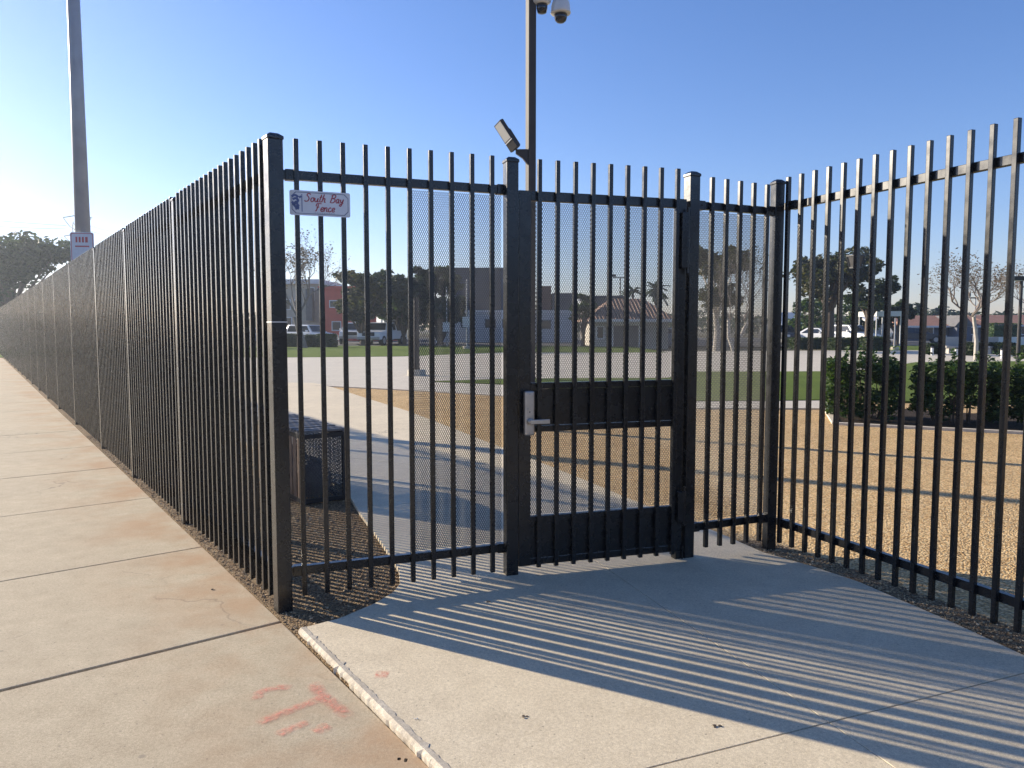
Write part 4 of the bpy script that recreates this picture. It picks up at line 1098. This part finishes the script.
def plain_pole(label, px, depth, top, rad=.06, mat='galv', base=True, twin=False, sign_y=None):
    H = zat(top, depth); t = thing('pole', label, 'pole', far(px,depth))
    b = MB(); b.tube([(0,0,-.05),(0,0,H)], [rad,rad*.75], 10); b.build('shaft', M_[mat], t)
    if base:
        b = MB(); b.lathe([(.28,-.05),(.28,.18),(.25,.2)], 16); b.build('footing', M_['plaza'], t)
    if twin:
        b = MB(); b.box(-.9,.9,-.05,.05,H-.12,H-.02); b.box(-1.1,-.5,-.2,.2,H+.02,H+.3); b.box(.5,1.1,-.2,.2,H+.02,H+.3); b.build('twin_heads', M_['blackpl'], t)
    if sign_y:
        z = zat(sign_y, depth); b = MB(); b.box(-.3,.3,-.09,-.07,z-.35,z+.35); b.build('plate', M_['signw'], t)
    return t
plain_pole('dark pole on a round concrete footing in the plaza', 416.5, 23.5, 298, .10, 'bronze')
plain_pole('thin grey pole with a small plate before the slate building', 467, 52, 279, .06, 'galv', True, False, 322)
plain_pole('thin pole with a yellowed plate in front of dark evergreens', 447, 58, 287, .05, 'galv', False, False, 327)
plain_pole('tall pole with twin lamp heads above the tiled house', 619.5, 92, 277, .10, 'blackpl', False, True)
plain_pole('slim grey pole left of the tiled houses', 884, 52, 268, .06, 'galv')
plain_pole('short thin pole on the far lawn left of the houses', 894, 50, 318, .05, 'galv', True)
plain_pole('grey pole behind the birch trunk', 973, 62, 297, .07, 'galv', False, True)

# lattice transmission tower far behind the tall pole, with its wires
td = 150.0; tp = far(83, td)
tw = thing('transmission_tower', 'far lattice transmission tower half hidden by the tall light pole', 'tower', tp)
b = MB(); Ht = zat(206, td)
for sx in (-1,1):
    for sy in (-1,1): b.tube([(sx*2.6,sy*2.6,0),(sx*.55,sy*.55,Ht-3)], .11, 4)
k = 0
while k < 9:
    z0, z1 = k*2.4, (k+1)*2.4; w0, w1 = 2.6-2.05*z0/(Ht-3), 2.6-2.05*z1/(Ht-3)
    for sy in (-1,1):
        b.tube([(-w0,sy*w0,z0),(w1,sy*w1,z1)], .06, 4); b.tube([(w0,sy*w0,z0),(-w1,sy*w1,z1)], .06, 4)
    k += 1
b.build('mast', M_['lattice'], tw)
arms = []
for yt, yb, hw in ((217,225,14),(235.5,241,14)):
    z, zb_ = zat(yt,td), zat(yb,td); hwm = hw/FPX*td
    b = MB()
    for s_ in (-1,1):
        b.tube([(0,0,z+.35),(s_*hwm,0,z-.1)], .10, 5); b.tube([(s_*hwm,0,z-.1),(s_*hwm*.55,0,zb_-.3)], .07, 5); b.tube([(s_*hwm*.55,0,zb_-.3),(0,0,zb_-1.2)], .07, 5)
    b.build('cross_arm', M_['lattice'], tw)
    arms.append((z, zb_, hwm))
def wire(label, p, q, sag, r_):
    pts = []
    for i in range(17):
        u = i/16; v = Vector(p).lerp(Vector(q), u); v.z -= sag*4*u*(1-u); pts.append(v)
    b = MB(); b.tube(pts, r_, 4); o = b.build('power_line', M_['wire']); tag(o, label, 'wire')
for k, (pa, pb, lab) in enumerate((
    ((72,225.5),(-60,214),'upper power line running left from the tower'), ((72,229),(-60,222),'second power line just under the upper left one'),
    ((72,243),(-60,240),'lowest power line running left above the dark tree'), ((92,225),(160,240),'upper power line running right behind the fence top'),
    ((92,230),(160,246),'second power line running right behind the fence top'))):
    p = far(pa[0], td-.5, zat(pa[1],td-.5)); q = far(pb[0], td-25, zat(pb[1],td-25)); wire(lab, p, q, .2, .045)

# ================================================================== VEHICLES
def car(name, label, paint, kind, loc, rz):
    """side profile lofted across the width, with tumblehome; nose towards local -y"""
    t = thing(name, label, 'car' if kind in ('sedan','suv') else 'truck', loc, rz)
    L_, W_ = (4.6,1.82) if kind in ('sedan','suv') else (5.6,2.0)
    if kind == 'sedan': body = [(0,.35),(.02,.62),(.25,.78),(1.35,.92),(1.4,.93),(3.75,.98),(4.5,.95),(4.6,.6),(4.58,.35)]; cab = [(1.3,.92),(2.05,1.42),(3.15,1.45),(3.95,.98)]
    elif kind == 'suv': body = [(0,.4),(.02,.75),(.2,.95),(1.2,1.05),(1.3,1.06),(4.4,1.08),(4.6,1.0),(4.6,.6),(4.58,.4)]; cab = [(1.2,1.05),(1.85,1.68),(4.1,1.72),(4.52,1.08)]
    else: body = [(0,.5),(.02,.9),(.15,1.12),(1.5,1.2),(1.6,1.2),(5.4,1.2),(5.6,1.18),(5.6,.7),(5.58,.5)]; cab = [(1.4,1.19),(1.95,1.88),(3.55,1.92),(3.75,1.19)]
    hw = W_/2
    def loft(prof, w0, w1, zlo, zhi):
        b = MB(); n = len(prof)
        f = lambda z: w0 + (w1-w0)*max(0,min(1,(z-zlo)/(zhi-zlo)))
        b.add([(-f(z),y,z) for y,z in prof]+[(f(z),y,z) for y,z in prof], [tuple(range(n-1,-1,-1)), tuple(range(n,2*n))]+[(i,(i+1)%n,n+(i+1)%n,n+i) for i in range(n)])
        return b
    loft(body, hw, hw*.97, .35, 1.2).build('body', M_[paint], t, bevel=.05, seg=2)
    zl, zh = cab[0][1], max(c[1] for c in cab)
    loft([(y,z-.02) for y,z in cab], hw*.95, hw*.78, zl, zh).build('cabin', M_[paint], t, bevel=.04, seg=2)
    # glass
    def fw(z): return hw*.95+(hw*.78-hw*.95)*(z-zl)/(zh-zl)
    def quad(name, pts): 
        b = MB(); b.add(pts, [(0,1,2,3)]); return b.build(name, M_['glass'], t)
    (y0,z0),(y1,z1),(y2,z2),(y3,z3) = cab
    def lp2(a, c, u): return a+(c-a)*u
    za, zb_ = lp2(z0,z1,.12), lp2(z0,z1,.9); ya, yb = lp2(y0,y1,.12)-.02, lp2(y0,y1,.9)-.02
    quad('windscreen', [(-fw(za)*.92,ya,za),(fw(za)*.92,ya,za),(fw(zb_)*.92,yb,zb_),(-fw(zb_)*.92,yb,zb_)])
    za, zb_ = lp2(z3,z2,.15), lp2(z3,z2,.88); ya, yb = lp2(y3,y2,.15)+.02, lp2(y3,y2,.88)+.02
    quad('rear_window', [(fw(za)*.9,ya,za),(-fw(za)*.9,ya,za),(-fw(zb_)*.9,yb,zb_),(fw(zb_)*.9,yb,zb_)])
    for s_ in (-1,1):
        za, zb_ = z0+.06, z1-.09; mid = (y1+y2)/2
        for (u0,u1,v0,v1) in ((y0+.35,mid-.05,y1+.08,mid-.05),(mid+.05,y3-.35,mid+.05,y2-.1)):
            pts = [(s_*(fw(za)+.012),u0,za),(s_*(fw(za)+.012),u1,za),(s_*(fw(zb_)+.012),v1,zb_),(s_*(fw(zb_)+.012),v0,zb_)]
            quad('side_window', pts if s_ < 0 else pts[::-1])
    rw = .33 if kind != 'truck' else .40
    for y in (.85, L_-.95):
        for s_ in (-1,1):
            b = MB(); b.tube([(s_*(hw-.2),y,rw),(s_*(hw+.012),y,rw)], rw, 20); wh = b.build('wheel', M_['tyre'], t)
            b = MB(); b.tube([(s_*(hw+.013),y,rw),(s_*(hw+.022),y,rw)], rw*.62, 14); b.build('rim', M_['rim'], wh)
    zf = body[1][1]
    b = MB(); b.box(-hw*.52,hw*.52,-.02,.03,zf-.18 if kind != 'truck' else zf-.12,zf+.02 if kind != 'truck' else zf+.18); b.build('grille', M_['blackpl'], t)
    for s_ in (-1,1):
        b = MB(); b.box(s_*hw*.75-.17,s_*hw*.75+.17,-.015,.05,zf-.08,zf+.1); b.build('headlight', M_['lampglass'], t)
    b = MB(); b.box(-hw*.98,hw*.98,-.10,.05,body[0][1]+.0,body[0][1]+.22); b.build('bumper', M_['rim' if kind == 'truck' else paint], t, bevel=.03)
    for s_ in (-1,1):
        b = MB(); b.box(s_*(hw+.08)-.09,s_*(hw+.08)+.09,y0+.45,y0+.57,z0+.02,z0+.2); b.build('mirror', M_[paint], t, bevel=.02)
    return t
car('pickup_truck', 'white pickup truck with a black grille facing the plaza', 'wpaint', 'truck', far(368.5,61.5), R(-14))
car('parked_car', 'white parked car half hidden by the clipped hedges', 'wpaint', 'suv', far(331,63), R(58))
car('parked_car', 'pale sedan seen over the hedge by the bare tree', 'bpaint', 'sedan', far(292,62), R(75))
car('parked_car', 'blue grey parked car right of the white pickup', 'bpaint', 'suv', far(383,64), R(20))
car('pickup_truck', 'white truck parked left of the white pickup, closer to the hedge', 'wpaint', 'truck', far(351,66), R(6))
car('parked_car', 'dark parked car at the left end of the right row', 'dpaint', 'suv', far(795,66), R(12))
car('parked_car', 'white sedan left of the lantern post', 'wpaint', 'sedan', far(846,64), R(40))
car('parked_car', 'white car under the white canopy right of the lantern post', 'wpaint', 'suv', far(873,62), R(25))
car('parked_car', 'dark low car in front of the tan shed', 'dpaint', 'sedan', far(861,68), R(80))
car('parked_car', 'dark car in front of the long tiled house', 'dpaint', 'sedan', far(944,72), R(70))
car('parked_car', 'pale car seen through the hinge side mesh', 'bpaint', 'sedan', far(697,64), R(78))
# white box van and blue containers
def van(label, px, depth, rz):
    t = thing('box_van', label, 'van', far(px,depth), rz)
    b = MB(); b.box(-1.1,1.1,1.7,6.0,.6,2.9); b.build('cargo_box', M_['wpaint'], t, bevel=.04)
    b = MB(); b.add([(-.95,0,.45),(.95,0,.45),(.95,1.68,.45),(-.95,1.68,.45),(-.95,0,1.15),(.95,0,1.15),(.95,.65,2.05),(-.95,.65,2.05),(.95,1.68,2.1),(-.95,1.68,2.1)], [(3,2,1,0),(0,1,5,4),(4,5,6,7),(7,6,8,9),(1,2,8,6,5),(0,4,7,9,3),(3,9,8,2)]); b.build('cab', M_['wpaint'], t, bevel=.05)
    b = MB(); b.add([(-.82,.06,1.22),(.82,.06,1.22),(.82,.62,1.98),(-.82,.62,1.98)], [(0,1,2,3)])
    b.v = [(x,y-.03,z+.01) for x,y,z in b.v]; b.build('windscreen', M_['glass'], t)
    for y in (.8,4.8):
        for s_ in (-1,1):
            b = MB(); b.tube([(s_*.75,y,.4),(s_*1.0,y,.4)], .4, 18); b.build('wheel', M_['tyre'], t)
    b = MB(); b.box(-.9,.9,-.1,.02,.4,.65); b.build('bumper', M_['blackpl'], t)
    for s_ in (-1,1):
        b = MB(); b.box(s_*.7-.14,s_*.7+.14,-.03,.02,.72,.9); b.build('headlight', M_['lampglass'], t)
    return t
van('white box van at the end of the left car row', 396, 66, R(15))
van('white box van left of the blue bins on the right', 792, 72, R(-8))
def skip_(label, px, depth, w_, h_):
    t = thing('dumpster', label, 'dumpster', far(px,depth), 0, 'blue dumpsters')
    b = MB(); b.add([(-w_/2,0,.12),(w_/2,0,.12),(w_/2,1.5,.12),(-w_/2,1.5,.12),(-w_/2,-.25,h_),(w_/2,-.25,h_),(w_/2,1.6,h_+.25),(-w_/2,1.6,h_+.25)], [(3,2,1,0),(0,1,5,4),(1,2,6,5),(2,3,7,6),(3,0,4,7),(4,5,6,7)]); b.build('bin_body', M_['bluebox'], t, bevel=.03)
    b = MB(); b.add([(-w_/2-.05,-.3,h_+.01),(w_/2+.05,-.3,h_+.01),(w_/2+.05,1.65,h_+.27),(-w_/2-.05,1.65,h_+.27),(-w_/2-.05,-.3,h_+.06),(w_/2+.05,-.3,h_+.06),(w_/2+.05,1.65,h_+.32),(-w_/2-.05,1.65,h_+.32)], [(3,2,1,0),(4,5,6,7),(0,1,5,4),(1,2,6,5),(2,3,7,6),(3,0,4,7)]); b.build('lid', M_['blackpl'], t)
    for x in (-w_/2+.2,w_/2-.2):
        b = MB(); b.tube([(x-.03,.3,.07),(x+.03,.3,.07)], .08, 12); b.build('castor', M_['tyre'], t)
skip_('blue dumpster left of the pale curved trunk', 818, 70, 2.0, 1.45); skip_('blue dumpster right of the pale curved trunk', 834, 70, 1.8, 1.5)
# white canopy frame over the car
t = thing('canopy', 'white canopy on thin posts right of the lantern post', 'canopy', far(872,62)); 
b = MB(); b.add([(-.3,-1.2,2.35),(1.7,-1.2,2.35),(1.7,2,2.35),(-.3,2,2.35),(-.3,-1.2,2.75),(1.7,-1.2,2.75),(1.7,2,2.75),(-.3,2,2.75)], [(3,2,1,0),(4,5,6,7),(0,1,5,4),(1,2,6,5),(2,3,7,6),(3,0,4,7)]); b.build('roof', M_['trim'], t)
for x in (-.25,1.65):
    for y in (-1.1,1.9):
        b = MB(); b.tube([(x,y,0),(x,y,2.35)], .05, 8); b.build('post', M_['trim'], t)

# ================================================================== SMALL THINGS ON THE GROUND
def paint_mat(name, col):
    m, nt, bs = new_mat(name); uv = N(nt,'ShaderNodeUVMap'); sx = N(nt,'ShaderNodeSeparateXYZ'); nt.links.new(uv.outputs[0], sx.inputs[0])
    co = coords(nt); e = math_(nt,'SUBTRACT',1.0, math_(nt,'ABSOLUTE', sx.outputs[1])); u = math_(nt,'SUBTRACT',1.0, math_(nt,'ABSOLUTE', sx.outputs[0]))
    k = math_(nt,'MULTIPLY', math_(nt,'MULTIPLY', e, 1.6, True), math_(nt,'MULTIPLY', u, 4.0, True))
    k = math_(nt,'MULTIPLY', k, ramp(nt, noise(nt, co, 40, 6, .75), [(.36,.0),(.62,1.0)]))
    k = math_(nt,'MULTIPLY', k, .55, True)
    bs.inputs['Base Color'].default_value = col+(1,); bs.inputs['Roughness'].default_value = .8
    tr = N(nt,'ShaderNodeBsdfTransparent'); ms = N(nt,'ShaderNodeMixShader'); nt.links.new(k, ms.inputs[0]); nt.links.new(tr.outputs[0], ms.inputs[1]); nt.links.new(bs.outputs[0], ms.inputs[2])
    nt.links.new(ms.outputs[0], nt.nodes['Material Output'].inputs['Surface']); return m
M_['spray'] = paint_mat('red_spray_paint', (.78,.27,.20))
def spray(label, strokes, z, kw=1.5):
    me_v, me_f, uvs = [], [], []
    for wd, pts in strokes:
        wd *= kw
        P_ = [Vector(at(x,y,z)) for x, y in pts]; out = []
        for i in range(len(P_)-1):
            for k in range(4): out.append(P_[i].lerp(P_[i+1], k/4))
        out.append(P_[-1]); n0 = len(me_v)
        for i, p in enumerate(out):
            d_ = (out[min(i+1,len(out)-1)]-out[max(i-1,0)]).normalized(); q = Vector((-d_.y,d_.x))*wd/2
            me_v += [(p.x+q.x,p.y+q.y,z),(p.x,p.y,z),(p.x-q.x,p.y-q.y,z)]; u = -1+2*i/(len(out)-1); uvs += [(u,1),(u,0),(u,-1)]
        for i in range(len(out)-1):
            a_ = n0+3*i; me_f += [(a_,a_+1,a_+4,a_+3),(a_+1,a_+2,a_+5,a_+4)]
        z += .0002
    me = bpy.data.meshes.new('paint_mark'); me.from_pydata(me_v, [], me_f); l = me.uv_layers.new(name='UVMap')
    for p in me.polygons:
        for li in p.loop_indices: l.data[li].uv = uvs[me.loops[li].vertex_index]
    me.materials.append(M_['spray']); o = bpy.data.objects.new('paint_mark', me); COL.objects.link(o); tag(o, label, 'paint mark')
T = lambda x, y: (200+x/3.2, 580+y/3.2)
spray('faded red sprayed arc and cross on the sidewalk', [(.04,[T(178,385),T(190,360),T(215,350),T(250,343),T(300,342)]), (.05,[T(360,325),T(385,365),T(430,400),T(478,440)]), (.045,[T(180,460),T(240,435),T(310,408),T(415,368)]), (.04,[T(245,497),T(290,475),T(350,452)]), (.05,[T(365,488),T(390,474),T(415,462)])], .0012)
spray('round red paint dot on the concrete apron', [(.05,[T(558,302),T(582,302),T(606,302)])], Z+.0012)
def litter(label, px, py, z, s, mat, seed):
    rnd = random.Random(seed); x, y = at(px,py,z); b = MB()
    for k in range(3):
        a = rnd.random()*6.28; cx, cy = rnd.uniform(-s,s), rnd.uniform(-s,s)*.6
        s_ = s*.6
        P_ = [(cx+s_*rnd.uniform(.5,1)*math.cos(a+t_), cy+s_*rnd.uniform(.4,.9)*math.sin(a+t_)) for t_ in (0,1.1,2.3,3.2,4.3,5.3)]
        b.prism(P_, .0005+.001*k, .002+.0013*k)
    o = b.build('leaf_litter', mat, loc=(x,y,z)); tag(o, label, 'litter')
litter('dark leaf scrap on the apron near the bottom of the photo', 525, 717, Z, .012, M_['bark'], 1)
litter('dark dry leaf near the bottom edge beside the apron lip', 402, 760, Z, .015, M_['mulch'], 2)
litter('small leaf scrap in the shade before the gate post', 487, 602, Z, .016, M_['joint'], 3)
litter('dry brown leaf at the bottom right of the apron', 718, 727, Z, .014, M_['bark'], 4)
litter('tiny pale chip on the apron by the lip', 416, 719, Z, .006, M_['trim'], 5)
litter('dark scrap on the sidewalk near the corner post', 213, 590, 0, .012, M_['joint'], 6)
litter('white scrap caught at the foot of the long fence', 214, 533, .004, .012, M_['trim'], 7)

# ================================================================== AIR
m = bpy.data.materials.new('glare_haze'); m.use_nodes = True; nt = m.node_tree; nt.nodes.remove(nt.nodes['Principled BSDF'])
pv = nt.nodes.new('ShaderNodeVolumePrincipled'); pv.inputs['Color'].default_value = (.78,.88,1,1); pv.inputs['Density'].default_value = .0009; pv.inputs['Anisotropy'].default_value = .66  # haze volume added mostly to give the glare towards the sun
nt.links.new(pv.outputs[0], nt.nodes['Material Output'].inputs['Volume'])
b = MB(); b.box(-430,430,-430,430,-1.2,24); hz = b.build('haze', m); tag(hz, 'thin pale haze added mostly to stand in for lens glare', 'haze', None, 'stuff')
